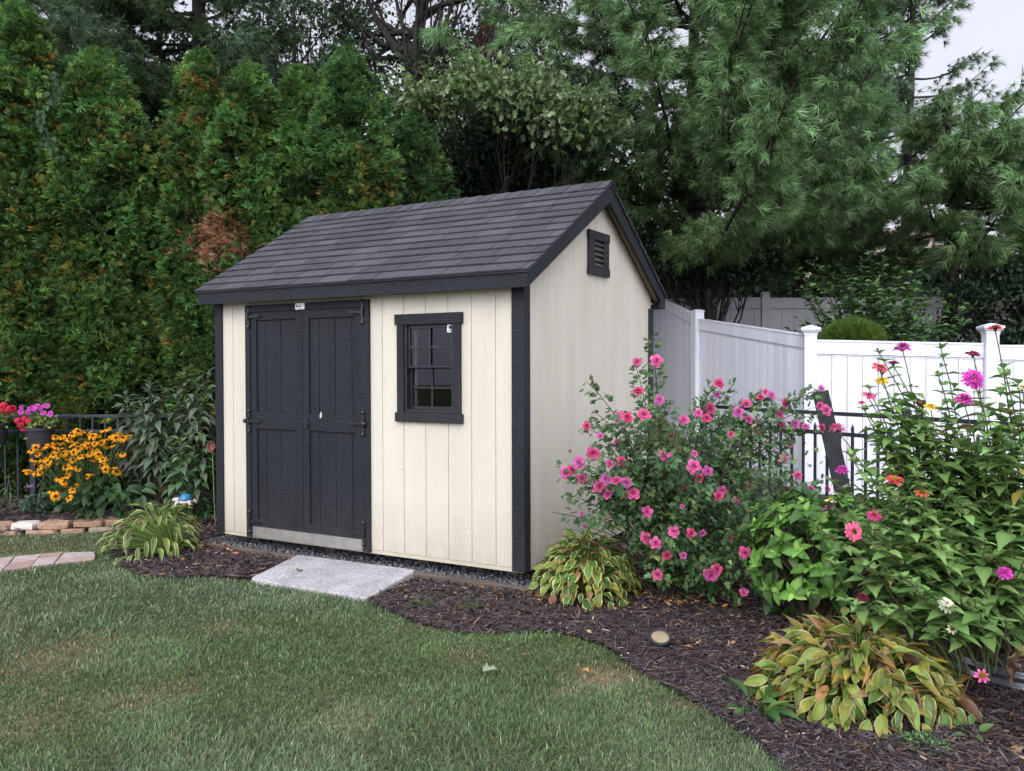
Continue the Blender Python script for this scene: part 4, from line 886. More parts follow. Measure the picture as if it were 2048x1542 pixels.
# ------------------------------------------------------------------ galvanised tub and the zinnias growing in it
TC = A([*XY(2090, 4.46), -.14])
def tub():
    t = thing('planter_tub', 'round galvanised steel tub holding the zinnias at the right edge', 'planter', TC)
    m = MB(); R0 = .50; pr = [(R0 - .01, 0)] + [(R0 + .010 * math.sin(k * PI / 2.4), .012 + .011 * k) for k in range(13)] + [(R0 + .008, .162), (R0 + .014, .170), (R0 + .008, .178), (R0 - .008, .172), (R0 - .012, .12)]
    m.lathe(TC, pr, 72); m.build('tub_wall', M['galv'], t, smooth=True)
    m = MB(); m.lathe(TC, [(R0 - .012, .13), (.3, .14), (0, .145)], 40, col=(.03, .022, .02)); m.build('soil', M['chip'], t)
tub()
def zinnias():
    o1 = lambda x, y: (1480 + x / 1.709, 640 + y / 1.709); o2 = lambda x, y: (1700 + x / 4.28, 600 + y / 4.28)
    # plant label, [ (pixel, distance, kind, petal, inner, centre, scale, facing) ]
    D_Y, D_O = (.62, .40, .03), (.30, .10, .02)
    up, sidew = (0, 0, 1.), None
    pl = [
     ('zinnia with a flat magenta bloom in front of the white fence', [(o2(450, 408), 4.5, 'double', MAG, (.5, .05, .3), D_Y, 1.0, .18)]),
     ('zinnia with coral pink bloom topmost at the left of the tub', [(o2(255, 580), 4.35, 'single', COR, ROS, D_O, 1.0, .45), (o2(370, 540), 4.6, 'single', ROS, ROS, D_O, .9, .2)]),
     ('zinnia with a cup-shaped yellow bloom', [(o2(270, 690), 4.45, 'single', YEL, YEL, D_Y, .85, .3), (o2(100, 878), 4.6, 'single', PNK, ROS, D_O, .5, .3)]),
     ('zinnia with open hot pink bloom and red centre beside the fence rail', [(o2(160, 818), 4.3, 'single', PNK, RED, D_O, .9, .55)]),
     ('zinnia with small coral bloom and flat yellow bloom side by side', [(o2(580, 858), 4.5, 'single', COR, ROS, D_O, .65, .35), (o2(690, 912), 4.3, 'single', YEL, YEL, D_Y, .8, .3)]),
     ('zinnia with the biggest magenta pompom bloom', [(o2(1058, 672), 3.95, 'double', (.64, .09, .46), (.5, .05, .3), D_Y, 1.15, .75), (o2(975, 850), 4.1, 'double', (.60, .09, .40), MAG, D_Y, .95, .25)]),
     ('zinnia with dark rose bloom tilted away near the fence post', [(o2(1055, 460), 4.5, 'single', ROS, ROS, D_O, 1.0, -.1)]),
     ('tallest zinnia with red bloom reaching over the fence post cap', [(o2(1243, 236), 4.2, 'single', (.60, .09, .09), RED, D_O, .95, .15), (o2(1370, 965), 4.4, 'single', PNK, ROS, D_O, .5, .3)]),
     ('zinnia at the right frame edge with a whitish bloom', [(o2(1478, 752), 4.1, 'single', WHT, WHT, D_Y, .8, .3)]),
     ('zinnia with pale pink pompom hanging over the black picket fence', [(o1(332, 371), 4.35, 'double', (.74, .22, .42), PNK, D_Y, .95, .3), (o1(350, 513), 4.25, 'double', MAG, MAG, D_Y, .75, .1)]),
     ('zinnia with red bloom and tall yellow cone centre', [(o1(528, 547), 3.95, 'single', (.62, .09, .09), (.3, .05, .02), D_Y, .95, .35), (o1(622, 592), 4.0, 'few', ORG, RED, D_O, 1.05, .3)]),
     ('zinnia with wide salmon pink daisy bloom low at the left', [(o1(388, 723), 3.85, 'single', (.70, .14, .26), COR, (.3, .12, .04), 1.05, .9), (o1(458, 669), 4.0, 'single', ROS, ROS, D_O, .85, .5)]),
     ('zinnia with white pompom bloom in front of the green leaves', [(o1(705, 972), 3.8, 'double', WHT, (.55, .55, .35), D_Y, .8, .7), (o1(725, 1056), 3.78, 'few', WHT, (.6, .5, .3), D_O, .75, .8)]),
     ('zinnia with magenta bloom low at the right frame edge', [(o1(905, 864), 3.85, 'double', MAG, MAG, D_Y, .8, .4), (o2(995, 1082), 4.3, 'single', RED, RED, D_O, .5, .3)]),
     ('zinnia with a pink daisy bloom hanging over the tub rim', [(o1(827, 1217), 3.72, 'few', PNK, ROS, D_Y, 1.05, .95)]),
     ('zinnia with a small white bloom over the hydrangea leaves', [(o1(310, 617), 4.2, 'few', WHT, WHT, D_Y, .9, .2), (o1(420, 948), 3.95, 'double', (.20, .03, .06), (.1, .02, .03), D_O, .6, .4)])]
    r = np.random.default_rng(23); cache = {}
    extra = [[(1695, 905, 4.2), (1760, 960, 4.1)], [(1755, 700, 4.5), (1700, 1000, 4.1)], [(1880, 690, 4.5), (1850, 850, 4.2)], [(1735, 770, 4.4)], [(1800, 800, 4.35), (1830, 930, 4.0)], [(1910, 860, 4.2), (1960, 930, 4.1)], [(1875, 745, 4.3), (1900, 980, 4.0)], [(2005, 730, 4.1), (2000, 850, 4.0), (2035, 760, 4.2)],
             [(2060, 800, 4.0), (2045, 900, 3.9), (2090, 840, 4.1)], [(1660, 960, 4.3), (1640, 1060, 4.2)], [(1790, 1030, 3.9), (1860, 1060, 3.85)], [(1650, 1120, 3.95), (1720, 1130, 3.9)], [(1850, 1180, 3.75), (1800, 1150, 3.8)], [(1970, 1080, 3.85), (2020, 1010, 3.85), (2060, 1100, 3.8)], [(1900, 1270, 3.78), (1950, 1200, 3.75), (2010, 1240, 3.72), (1850, 1260, 3.8)], [(1680, 1200, 3.9), (1760, 1230, 3.85), (1730, 1040, 4.0)]]
    leafw = []
    for k, (u, v, d) in enumerate(((2150, 780, 4.3), (2230, 850, 4.4), (2180, 930, 4.2), (2290, 820, 4.6), (2200, 1010, 4.2), (2120, 700, 4.4), (2260, 960, 4.35), (2170, 860, 4.7), (2240, 760, 4.7), (2120, 1080, 4.1))): extra[(7, 8, 13)[k % 3]].append((u, v, d))
    for e in extra:
        for _ in range(5):
            v = r.uniform(800, 1240); u = r.uniform(1700 if v < 1150 else 1760, 2120); e.append((u, v, 4.45 - (v - 800) / 450 * .62))
    for pi, (label, fls) in enumerate(pl):
        b0 = A([*XY(r.uniform(1980, 2140), r.uniform(4.1, 4.6)), -.0]) if pi not in (14, 12) else A([*XY(2000, 4.05), 0])
        t = thing('zinnia_plant', label, 'flower plant', b0, 'zinnias growing in the steel tub'); mb, ms = MB(), MB()
        stems = [(P(*f[0], f[1]), True, f[1]) for f in fls] + [(P(u, v, d), False, d) for u, v, d in extra[pi]]
        for q, isf, dd in stems:
            b = b0 + A([r.normal(0, .10), r.normal(0, .08), 0]); b = b + (A([q[0], q[1], b[2]]) - b) * .42
            if q[2] < b[2] + .25: c = (b + q) / 2 + A([0, 0, .12])
            else: c = A([b[0] * .65 + q[0] * .35, b[1] * .65 + q[1] * .35, b[2] * .4 + q[2] * .6])
            tt = np.linspace(0, 1, 14)[:, None]; end = q - A([0, 0, .012]) if isf else q
            pts = (1 - tt) ** 2 * b + 2 * tt * (1 - tt) * c + tt ** 2 * end + r.normal(0, .003, (14, 3)); pts[-1] = end
            ms.tube(pts, np.linspace(.0055, .0028, 14), 6, (.085, .12, .04) if r.random() > .3 else (.13, .10, .05), cap=False)
            ln = np.linalg.norm(np.diff(pts, axis=0), axis=1).sum(); k = max(4, int(ln / .058)); ph = r.uniform(0, 3)
            last = .93 if isf else 1.0
            for j in range(k):
                s = .10 + (last - .10) * (j + .5) / k; 
                if isf and s > .88 and r.random() < .75: continue
                i = min(int(s * 13), 12); f = s * 13 - i; p = pts[i] * (1 - f) + pts[i + 1] * f
                if p[2] < .19: continue
                young = (not isf) and j >= k - 2
                for m2 in range(4 if young else 2):
                    a = ph + j * PI / 2 + m2 * (PI / 2 if young else PI) + r.normal(0, .25); o = A([math.cos(a), math.sin(a), 0])
                    L = r.uniform(.085, .135) * (.62 if young else 1.) * (.7 if s > .8 else 1); leafw.append(0)
                    e = (.75 if young else .25) + r.normal(0, .2); ax = o * math.cos(e) + A([0, 0, math.sin(e)]); nr = A([0, 0, math.cos(e)]) - o * math.sin(e) + r.normal(0, .18, 3)
                    tone = r.random(); cc = A([.110, .212, .058]) * tone + A([.178, .285, .088]) * (1 - tone); cc = cc * (.62 + .5 * s) * math.exp(r.normal(0, .15))
                    if r.random() < .02: cc = A([.28, .24, .06])
                    T = LANCE if r.random() < .65 else OVATE
                    cv = cc[None] * (1 + .35 * (np.abs(T[0][:, 0]) < .01))[:, None]
                    mb.inst(T[0], T[1], frames(ax[None], nr[None], L * r.uniform(.50, .66), L), p[None], cv[None])
            if not isf and r.random() < .6:
                mb.lathe(q, [(.002, -.004), (.007, .002), (.006, .009), (0, .012)], 7, col=(.12, .17, .04))
        mb.build('foliage', M['zleaf'], t, smooth=True); ms.build('stem', M['stem'], t, smooth=True)
        for pos, d, kind, col, cin, cen, s, fc in fls:
            key = (kind, col, cin, cen, s); cache.setdefault(key, zin_mesh(len(cache) + 40, *key))
            place('flower', cache[key], t, P(*pos, d), face(-FW * fc + A([0, 0, 1 - .55 * abs(fc)]) + r.normal(0, .12, 3), r.uniform(0, 6)))
zinnias()

# ------------------------------------------------------------------ hydrangea-like green shrub
def leafy_dome(name, label, ctr, rad, nros, L, W, cols, seed, base, T=OVATE, inner=200, cut=-.45, per=(5, 7)):
    r = np.random.default_rng(seed); t = thing(name, label, 'shrub', base); mb, ms = MB(), MB()
    v = r.normal(size=(nros * 3, 3)); v /= np.linalg.norm(v, axis=1)[:, None]; v = v[v[:, 2] > cut][:nros]; lump = 1 + .13 * np.sin(v[:, 0] * 7 + seed) * np.cos(v[:, 1] * 6) + r.normal(0, .07, len(v))
    p = ctr + v * A(rad) * lump[:, None]
    for i in range(len(v)):
        o = v[i] * A([1, 1, .6]) + A([0, 0, .45]); o /= np.linalg.norm(o); F3 = face(o); n = r.integers(*per) ; a = np.arange(n) * 2.4 + r.uniform(0, 6)
        e = np.linspace(.15, 1.0, n) + r.normal(0, .15, n); sz = np.linspace(1.05, .45, n) * r.uniform(.85, 1.1)
        ax = (F3[:, 0] * np.cos(a)[:, None] + F3[:, 1] * np.sin(a)[:, None]) * np.cos(e)[:, None] + o * np.sin(e)[:, None]; nr = o[None] - ax * (ax @ o)[:, None] + r.normal(0, .15, (n, 3))
        c = A(cols)[r.integers(0, len(cols), n)] * np.linspace(.8, 1.35, n)[:, None] * math.exp(r.normal(0, .18))
        cv = c[:, None] * (1 + .4 * (np.abs(T[0][:, 0]) < .01))[None, :, None]
        mb.inst(T[0], T[1], frames(ax, nr, W * sz, L * sz), np.tile(p[i], (n, 1)), cv)
        b = base + A([r.normal(0, .05), r.normal(0, .05), 0]); ms.tube([b, b + (p[i] - b) * .5 + A([0, 0, .06]), p[i]], [.006, .004, .003], 4, (.12, .10, .05), cap=False)
    q = ctr + r.normal(0, .42, (inner, 3)) * A(rad); mb.inst(T[0], T[1], frames(r.normal(size=(inner, 3)), A([0, 0, 1.]) + r.normal(0, .5, (inner, 3)), W, L), q, jit(A(cols[0]) * .55, inner, .25))
    mb.build('foliage', M['leaf'], t, smooth=True); ms.build('stem', M['stem'], t)
    return t
hy = GZ(1625, 1250)
leafy_dome('green_shrub', 'bushy bright green shrub without flowers between the pink shrub and the zinnias', hy + A([0, .05, .40]) , (.40, .36, .36), 150, .105, .062, [(.068, .165, .030), (.105, .225, .040), (.145, .265, .048)], 31, hy, inner=420)

ORD = ['first', 'second', 'third', 'fourth', 'fifth', 'sixth', 'seventh', 'eighth', 'ninth', 'tenth', 'eleventh', 'twelfth', 'thirteenth', 'fourteenth', 'fifteenth']
# ------------------------------------------------------------------ raised bed at the left: stones, flowers, ornaments
def stones():
    r = np.random.default_rng(8)
    spec = [[(-75, 20), (23, 72), (76, 141), (144, 205), (208, 250), (253, 306), (309, 352), (355, 396), (399, 440)], [(-60, -8), (-6, 50), (52, 118), (121, 170), (173, 225), (228, 270)]]
    cols = [(.27, .19, .135), (.30, .26, .22), (.29, .20, .135), (.25, .17, .115), (.28, .20, .14), (.30, .21, .145), (.26, .175, .12), (.27, .23, .19), (.28, .175, .135), (.27, .20, .15)]
    for row, (spans, z0, h) in enumerate(zip(spec, (-.104, -.156), (.056, .050))):
        for i, (ua, ub) in enumerate(spans):
            uc = (ua + ub) / 2; d = float(np.interp(uc, _STU, _STD)) - .02 + (.0 if row == 0 else -.03) + r.normal(0, .012); x, y = XY(uc, d); L = (ub - ua) * d / FPX * .98
            dd = A(XY(ub, float(np.interp(ub, _STU, _STD)))) - A(XY(ua, float(np.interp(ua, _STU, _STD)))); ang = math.atan2(dd[1], dd[0]) + r.normal(0, .05); ca, sa = math.cos(ang), math.sin(ang)
            n = 13; pts = []
            for k in range(n):
                a = k * 2 * PI / n; e = .32; px = L / 2 * np.sign(math.cos(a)) * abs(math.cos(a)) ** e * r.uniform(.88, 1.03); py = .11 * np.sign(math.sin(a)) * abs(math.sin(a)) ** .5 * r.uniform(.85, 1.1); pts.append((px, py))
            pts = A(pts); V = []
            for s, zz in ((.93, 0), (1.0, .2), (1.0, .8), (.94, 1.0)):
                q = pts * s * (1 + r.normal(0, .015, (n, 1))); V.append(np.stack([x + q[:, 0] * ca - q[:, 1] * sa, y + q[:, 0] * sa + q[:, 1] * ca, z0 + h * zz + r.normal(0, .006, n)], -1))
            m = MB(); j = np.arange(n); f = np.vstack([np.stack([k * n + j, k * n + (j + 1) % n, (k + 1) * n + (j + 1) % n, (k + 1) * n + j], -1) for k in range(3)])
            c = A(cols[(i + row * 3) % 10]) * 1.15 if not (row == 0 and i == 1) else A((.60, .57, .52)); b0 = m.n; m.add(np.vstack(V), [f], c); m.F.setdefault(n, []).append((A([list(range(3 * n, 4 * n)), list(range(n))[::-1]]), A([0, 0])))
            where = 'upper' if row == 0 else 'lower'
            lab = f'flat sandstone block, {ORD[i]} from the left in the {where} course of the bed edging' if not (row == 0 and i == 1) else 'whitish flat stone in the upper course of the bed edging'
            o = m.build('edging_stone', M['stone']); tag(o, lab, 'stone', 'sandstone blocks edging the raised flower bed')
stones()
def pavers():
    r = np.random.default_rng(4)
    q = lambda u, v: GZ(u, v, -.13)
    top = [q(u, v) for u, v in ((-70, 1127), (30, 1114), (84, 1109), (128, 1106), (188, 1104))]; mid = [q(u, v) for u, v in ((-70, 1141), (20, 1127), (74, 1120), (118, 1116), (192, 1112))]; bot = [q(u, v) for u, v in ((-70, 1153), (5, 1141), (62, 1134), (108, 1128), (190, 1119))]
    k = 0
    for A_, B_ in ((top, mid), (mid, bot)):
        for i in range(4):
            c4 = [A_[i], A_[i + 1], B_[i + 1], B_[i]]; ce = sum(c4) / 4; c4 = [ce + (p - ce) * A([.97, .97, 1]) for p in c4]
            m = MB(); m.prism([(p[0], p[1], -.15) for p in c4][::-1], (0, 0, .028 + r.uniform(-.003, .003))); cc = [(.34, .27, .235), (.38, .32, .29), (.31, .225, .19), (.37, .325, .30)][(i + k) % 4]; m.C = [np.tile(A(cc), (8, 1))]
            tag(m.build('paver', M['paver'], bevel=.006), f'worn red brick paver in the lawn, {ORD[i]} from the left in the {"back" if k == 0 else "front"} row', 'paver', 'brick pavers sunk in the lawn'); 
        k += 1
pavers()
def daisies():
    b = G(172, 8.72); t = thing('orange_daisy_clump', 'clump of black-eyed orange daisies in front of the left fence', 'flower plant', b); r = np.random.default_rng(6); mb, ms = MB(), MB()
    o = lambda x, y: (x / 5.138, 780 + y / 5.138)
    px = [(500, 510), (570, 480), (640, 480), (740, 450), (800, 420), (835, 430), (910, 440), (950, 470), (1010, 460), (1060, 410), (1100, 395), (1185, 450), (1225, 445), (365, 590), (410, 600), (320, 620), (450, 575), (520, 560), (545, 555), (620, 540), (575, 585), (710, 510), (770, 530), (690, 615), (740, 560), (800, 600), (855, 550), (905, 530), (900, 570), (970, 550), (1040, 540), (1090, 500), (1165, 520), (1190, 490), (515, 640), (545, 670), (580, 630), (600, 680), (385, 660), (350, 715), (440, 705), (365, 750), (400, 795), (375, 850), (410, 850), (290, 840), (270, 815), (490, 745), (480, 780), (585, 748), (690, 695), (755, 640), (750, 715), (825, 680), (920, 655), (970, 605), (1095, 580), (1010, 660), (1045, 650), (1055, 710), (1115, 690), (965, 710), (1225, 645), (1260, 660), (675, 790), (755, 790), (805, 810), (705, 835), (690, 880), (1050, 775), (1085, 815), (1185, 790), (1200, 840), (925, 860), (895, 890), (610, 905), (655, 945), (685, 995), (800, 955), (825, 1000), (745, 1025), (535, 1050), (570, 1090), (705, 1108), (1330, 460), (1265, 490), (1160, 565), (650, 650), (620, 600), (840, 500), (1140, 470)]
    for i, (x, y) in enumerate(px):
        u, v = o(x, y); d = 8.72 - .25 * (v - 900) / 100 + r.normal(0, .12); d = min(d, 8.9); q = P(u, v, d); bb = b + (q - b) * A([.45, .45, 0]) + A([r.normal(0, .03), r.normal(0, .03), 0])
        tt = np.linspace(0, 1, 6)[:, None]; c = bb * .6 + q * .4 + A([0, 0, (q[2] - bb[2]) * .35]); pts = (1 - tt) ** 2 * bb + 2 * tt * (1 - tt) * c + tt ** 2 * q
        ms.tube(pts, .003, 4, (.06, .10, .03), cap=False)
        for j in range(5): a = r.uniform(0, 6.28); T = LANCE; f = r.uniform(.15, .75); p = pts[int(f * 5)]; ax = A([[math.cos(a), math.sin(a), r.normal(.1, .3)]]); mb.inst(T[0], T[1], frames(ax, A([[0, 0, 1.]]) - FW * .3, .028, .075), p[None], jit((.035, .075, .024), 1, .25))
        place('flower', RUD[i % 3], t, q, face(-FW * r.uniform(.2, .9) + A([0, 0, .75]) + r.normal(0, .3, 3), r.uniform(0, 6)) * r.uniform(1.0, 1.35))
    n = 210; a = r.uniform(0, 6.28, n); rr = np.sqrt(r.random(n)); p = b + np.stack([np.cos(a) * rr * .50, np.sin(a) * rr * .26, r.uniform(.03, .34, n) * (1 - .35 * rr)], -1) + RT * r.uniform(-.1, .42, n)[:, None] * .9
    ax = np.stack([np.cos(a), np.sin(a), r.normal(-.2, .5, n)], -1); mb.inst(OVATE[0], OVATE[1], frames(ax, A([0, 0, .8]) - FW * .5 + r.normal(0, .4, (n, 3)), r.uniform(.06, .09, n), r.uniform(.12, .18, n)), p, jit((.033, .075, .026), n, .22))
    mb.build('foliage', M['leaf'], t, smooth=True); ms.build('stem', M['stem'], t)
daisies()
def tall_plant(name, label, u, vtop, d, stems, spread, col, seed, L=.155, W=.068, base=None, lean=0):
    b = G(u, d) if base is None else base; t = thing(name, label, 'plant', b, 'tall dark leafy plants by the left fence' if 'dark' in label else None); r = np.random.default_rng(seed); mb, ms = MB(), MB(); H = P(u, vtop, d)[2] - b[2]
    for k in range(stems):
        q = b + RT * (r.normal(0, spread)+lean) + A([0, 0, H * r.uniform(.72, 1.0) if k else H]) + FW * r.normal(0, spread * .5); bb = b + (q - b) * A([.35, .35, 0]); tt = np.linspace(0, 1, 10)[:, None]
        pts = bb + (q - bb) * tt + A([r.normal(0, .03), r.normal(0, .03), 0]) * np.sin(tt * PI); ms.tube(pts, np.linspace(.007, .003, 10), 5, (.085, .07, .045), cap=False)
        n = int(H / .030); s = np.linspace(.30, 1, n); p = np.stack([np.interp(s, tt[:, 0], pts[:, i]) for i in range(3)], -1); a = np.arange(n) * 2.4 + r.normal(0, .3, n); e = np.interp(s, [0, .8, 1], [-.35, -.1, .9]) + r.normal(0, .2, n); o = np.stack([np.cos(a), np.sin(a), 0 * a], -1); sz = np.interp(s, [.2, .6, 1], [1.0, 1.1, .6]) * r.uniform(.8, 1.15, n)
        ax = o * np.cos(e)[:, None] + A([0, 0, 1.]) * np.sin(e)[:, None]; nr = A([0, 0, 1.]) * np.cos(e)[:, None] - o * np.sin(e)[:, None] + r.normal(0, .2, (n, 3)); c = jit(col, n, .22) * np.interp(s, [0, 1], [.75, 1.3])[:, None]
        mb.inst(LANCE[0], LANCE[1], frames(ax, nr, W * sz, L * sz), p + o * .02, c)
        if r.random() < .8: mb.inst(OVATE[0], OVATE[1], frames(A([[.1, 0, 1.], [-.1, .1, 1.], [0, -.1, 1.]]), A([[0, 1., 0], [1, 0, 0], [1, 1, 0.]]), .028, .03), np.tile(q, (3, 1)), jit((.14, .22, .06), 3, .1))
    mb.build('foliage', M['leaf'], t, smooth=True); ms.build('stem', M['stem'], t); return t
tall_plant('tall_leafy_plant', 'tall dark grey-green leafy plant nearest the orange daisies', 262, 772, 8.95, 4, .13, (.115, .150, .098), 3)
tall_plant('tall_leafy_plant', 'tall dark leafy plant rising highest beside the shed corner', 385, 742, 9.0, 4, .13, (.115, .150, .098), 4)
tall_plant('tall_leafy_plant', 'tall dark leafy plant standing between its two neighbours at the fence', 325, 765, 8.85, 4, .12, (.105, .150, .085), 5)
tall_plant('tall_leafy_plant', 'shorter dark leafy plant in front of the fence pickets left of the shed', 352, 842, 8.5, 4, .15, (.08, .14, .06), 6, L=.13)
tall_plant('spike_plant', 'slender upright plant with narrow leaves at the far left of the bed', 17, 948, 8.6, 2, .03, (.07, .12, .035), 7, L=.09, W=.016)
def small_clump(name, label, c, R, H, n, L, W, col, seed, T=SMALL, cat='plant', flower=None):
    r = np.random.default_rng(seed); t = thing(name, label, cat, c); m = MB(); a = r.uniform(0, 6.28, n); q = np.sqrt(r.random(n)); z = r.uniform(.05, 1, n) * H * (1 - .55 * q ** 2)
    p = A(c) + np.stack([np.cos(a) * q * R, np.sin(a) * q * R, z], -1); ax = np.stack([np.cos(a), np.sin(a), r.normal(.35, .5, n)], -1) + r.normal(0, .4, (n, 3)); m.inst(T[0], T[1], frames(ax, A([0, 0, 1.]) - FW * .3 + r.normal(0, .5, (n, 3)), W * r.uniform(.7, 1.2, n), L * r.uniform(.7, 1.2, n)), p, jit(col, n, .28)); m.build('foliage', M['leaf'], t)
    ms = MB()
    for k in range(12): e = p[k * (n // 12)]; ms.tube([A(c) + (e - A(c)) * A([.3, .3, 0]), (A(c) + e) / 2 + A([0, 0, .01]), e], .003, 4, A(col) * .9, cap=False)
    ms.build('stem', M['stem'], t); return t, r
t_, r_ = small_clump('stonecrop', 'low blue-green stonecrop with one mauve flower head left of the orange daisies', G(72, 8.5), .13, .24, 240, .05, .03, (.050, .095, .060), 9, OVATE)
m_ = MB(); q_ = P(61, 972, 8.45)
for k in range(30): m_.lathe(q_ + r_.normal(0, 1, 3) * A([.025, .02, .008]), [(0, -.006), (.008, 0), (0, .006)], 5, col=jit((.34, .15, .30), 1, .2)[0])
m_.build('flower_head', M['petal'], t_)
small_clump('green_bush', 'small bright green bush between the turtle ornament and the shed', G(385, 8.75), .22, .24, 700, .042, .026, (.055, .135, .03), 10)
small_clump('low_plant', 'low leafy plant at the shed corner behind the striped hosta', G(428, 8.7), .13, .26, 120, .09, .045, (.05, .09, .035), 14, OVATE)
def dead_clump(): 
    c = G(1505, 5.0)
    return small_clump('weed', 'rosette of long green weed leaves at the mulch edge left of the browning hosta', GZ(1512, 1432), .10, .10, 26, .14, .045, (.06, .125, .03), 12, LANCE)
dead_clump()
small_clump('clover_patch', 'patch of tiny round clover leaves at the foot of the browning hosta', GZ(1842, 1503), .125, .055, 900, .016, .015, (.075, .155, .05), 13)
small_clump('weed', 'small three-leaved weed right of the browning hosta', GZ(1938, 1478), .05, .06, 9, .065, .03, (.075, .14, .045), 15, OVATE)
for i, (u, v, s, lab) in enumerate(((848, 1212, 41, 'thin grass tuft sprouting in the mulch right of the slab'), (945, 1218, 42, 'thin grass tuft sprouting in the mulch under the shed window'))): small_clump('grass_tuft', lab, GZ(u, v), .05, .05, 20, .07, .008, (.09, .15, .05), s, LANCE)

def planter(u, v, d, label, flowers, seed, half=True):
    c = P(u, v, d); t = thing('hanging_planter', label, 'planter', c, None); m = MB(); r = np.random.default_rng(seed); a0 = math.atan2(-_F0[1], -_F0[0])
    m.lathe(c, [(0, -.20), (.115, -.20), (.135, -.02), (.150, -.018), (.150, .012), (.135, .012), (.125, -.03), (0, -.03)], 28); m.build('pot', M['pot'], t, smooth=False)
    mb = MB(); n = 220; p = c + r.normal(0, 1, (n, 3)) * A([.075, .075, .045]) + A([0, 0, .06]); mb.inst(OVATE[0], OVATE[1], frames(r.normal(0, 1, (n, 3)) + A([0, 0, .4]), A([0, 0, 1.]) - FW * .4 + r.normal(0, .4, (n, 3)), .025, .045), p, jit((.14, .19, .045), n, .3)); mb.build('foliage', M['leaf'], t)
    ms = MB(); 
    for fu, fv, kind in flowers: q = P(fu, fv, d - .08); ms.tube([c + A([0, 0, .02]), (c + q) / 2 + A([0, 0, .03]), q], .003, 4, (.12, .17, .05), cap=False)
    ms.build('stem', M['stem'], t)
    for fu, fv, kind in flowers:
        q = P(fu, fv, d - .10); place('flower', PET if kind == 'p' else GER, t, q, face(-FW * .8 + A([0, 0, .4]) + r.normal(0, .35, 3), r.uniform(0, 6)) * r.uniform(.85, 1.2))
    return t
_r = np.random.default_rng(2); _m = MB(); petal_ring(_m, 6, .002, .026, .028, .3, 0, (.55, .08, .42), (.30, .03, .22), .1, _r); PET = _m.mesh('petunia', M['petal'], smooth=True)
_m = MB()
for k in range(26):
    v_ = unit(1)[0]; v_[2] = abs(v_[2]); _n = MB(); petal_ring(_n, 5, .001, .013, .012, .3, 0, (.70, .045, .10), (.5, .02, .05), .2, _r); vv = np.vstack(_n.V) @ face(v_).T + v_ * .028; fs = [x[0] for x in _n.F[4]]; _m.add(vv, [np.vstack(fs)], np.vstack(_n.C))
GER = _m.mesh('geranium_head', M['petal'], smooth=True)
planter(79, 857, 8.82, 'black round planter of magenta petunias and red geraniums hung on the fence', [(43, 815, 'p'), (42, 824, 'p'), (56, 824, 'p'), (65, 816, 'p'), (74, 813, 'p'), (80, 816, 'p'), (90, 812, 'p'), (96, 813, 'p'), (101, 828, 'p'), (87, 826, 'p'), (70, 818, 'p'), (60, 818, 'p'), (36, 842, 'g'), (50, 838, 'g'), (48, 858, 'g'), (42, 850, 'g'), (57, 843, 'g')], 3)
planter(-14, 850, 8.82, 'hanging planter of dark red geraniums cut off by the left frame edge', [(8, 812, 'g'), (18, 817, 'g'), (3, 818, 'g'), (12, 822, 'g'), (25, 818, 'g'), (-20, 820, 'g')], 5)

def turtle():
    c = P(371, 999, 8.3); t = thing('turtle_ornament', 'turtle garden ornament with a blue mosaic glass shell', 'ornament', c)
    m = MB(); pr = [(.062 * math.cos(a), .064 * math.sin(a) * .95) for a in np.linspace(-.15, PI / 2, 9)]; m.lathe(c, pr, 24); m.build('shell', M['shell'], t, smooth=True)
    m = MB(); m.lathe(c + A([0, 0, -.022]), [(0, -.02), (.055, -.016), (.075, .0), (.066, .012), (0, .014)], 20)
    hd = c - RT * .085 - FW * .02 + A([0, 0, .0]); m.tube([c - RT * .05, hd - RT * .0, hd - RT * .03], [.022, .024, .014], 10)
    for a, b in ((-.05, -.05), (.05, -.05), (-.05, .04), (.06, .04)): p = c + RT * a + _F0 * b; m.tube([p + A([0, 0, -.01]), p + RT * a * .5 + _F0 * b * .6 + A([0, 0, -.045])], [.02, .012], 8)
    m.build('body', M['ceramic'], t, smooth=True)
    m = MB()
    for s in (-1, 1): m.lathe(hd - RT * .018 - _F0 * .016 * 1 + A([0, 0, .012]) + _F0 * .0 + RT * .012 * s, [(0, -.004), (.004, 0), (0, .004)], 8)
    m.build('eye', M['black'], t)
turtle()
def stake():
    c = P(423, 893, 8.45); g = hgt(A([c[0]]), A([c[1]]))[0]; t = thing('flower_stake', 'dark red glass dish flower ornament on a thin stake by the shed corner', 'ornament', (c[0], c[1], g)); F3 = face(-FW * .9 - RT * .35 + A([0, 0, .2]))
    m = MB(); n = 24; pr = [(.001, -.03), (.03, -.027), (.05, -.012), (.060, .010), (.064, .012), (.054, -.008), (.03, -.021), (.001, -.024)]; cs = [(.10, .02, .02), (.12, .02, .02), (.16, .03, .025), (.26, .10, .08), (.34, .16, .12), (.16, .02, .02), (.30, .13, .10), (.07, .008, .008)]
    m.lathe((0, 0, 0), pr, n); m.V[0] = m.V[0] @ F3.T * .8 + c; m.C[0] = np.repeat(A(cs), n, 0); m.build('dish', M['petal'], t, smooth=True)
    m = MB(); m.tube([c + FW * .02, (c[0] + .02, c[1] + .02, g - .05)], .004, 6, (.2, .25, .12)); m.build('stake', M['stem'], t)
stake()
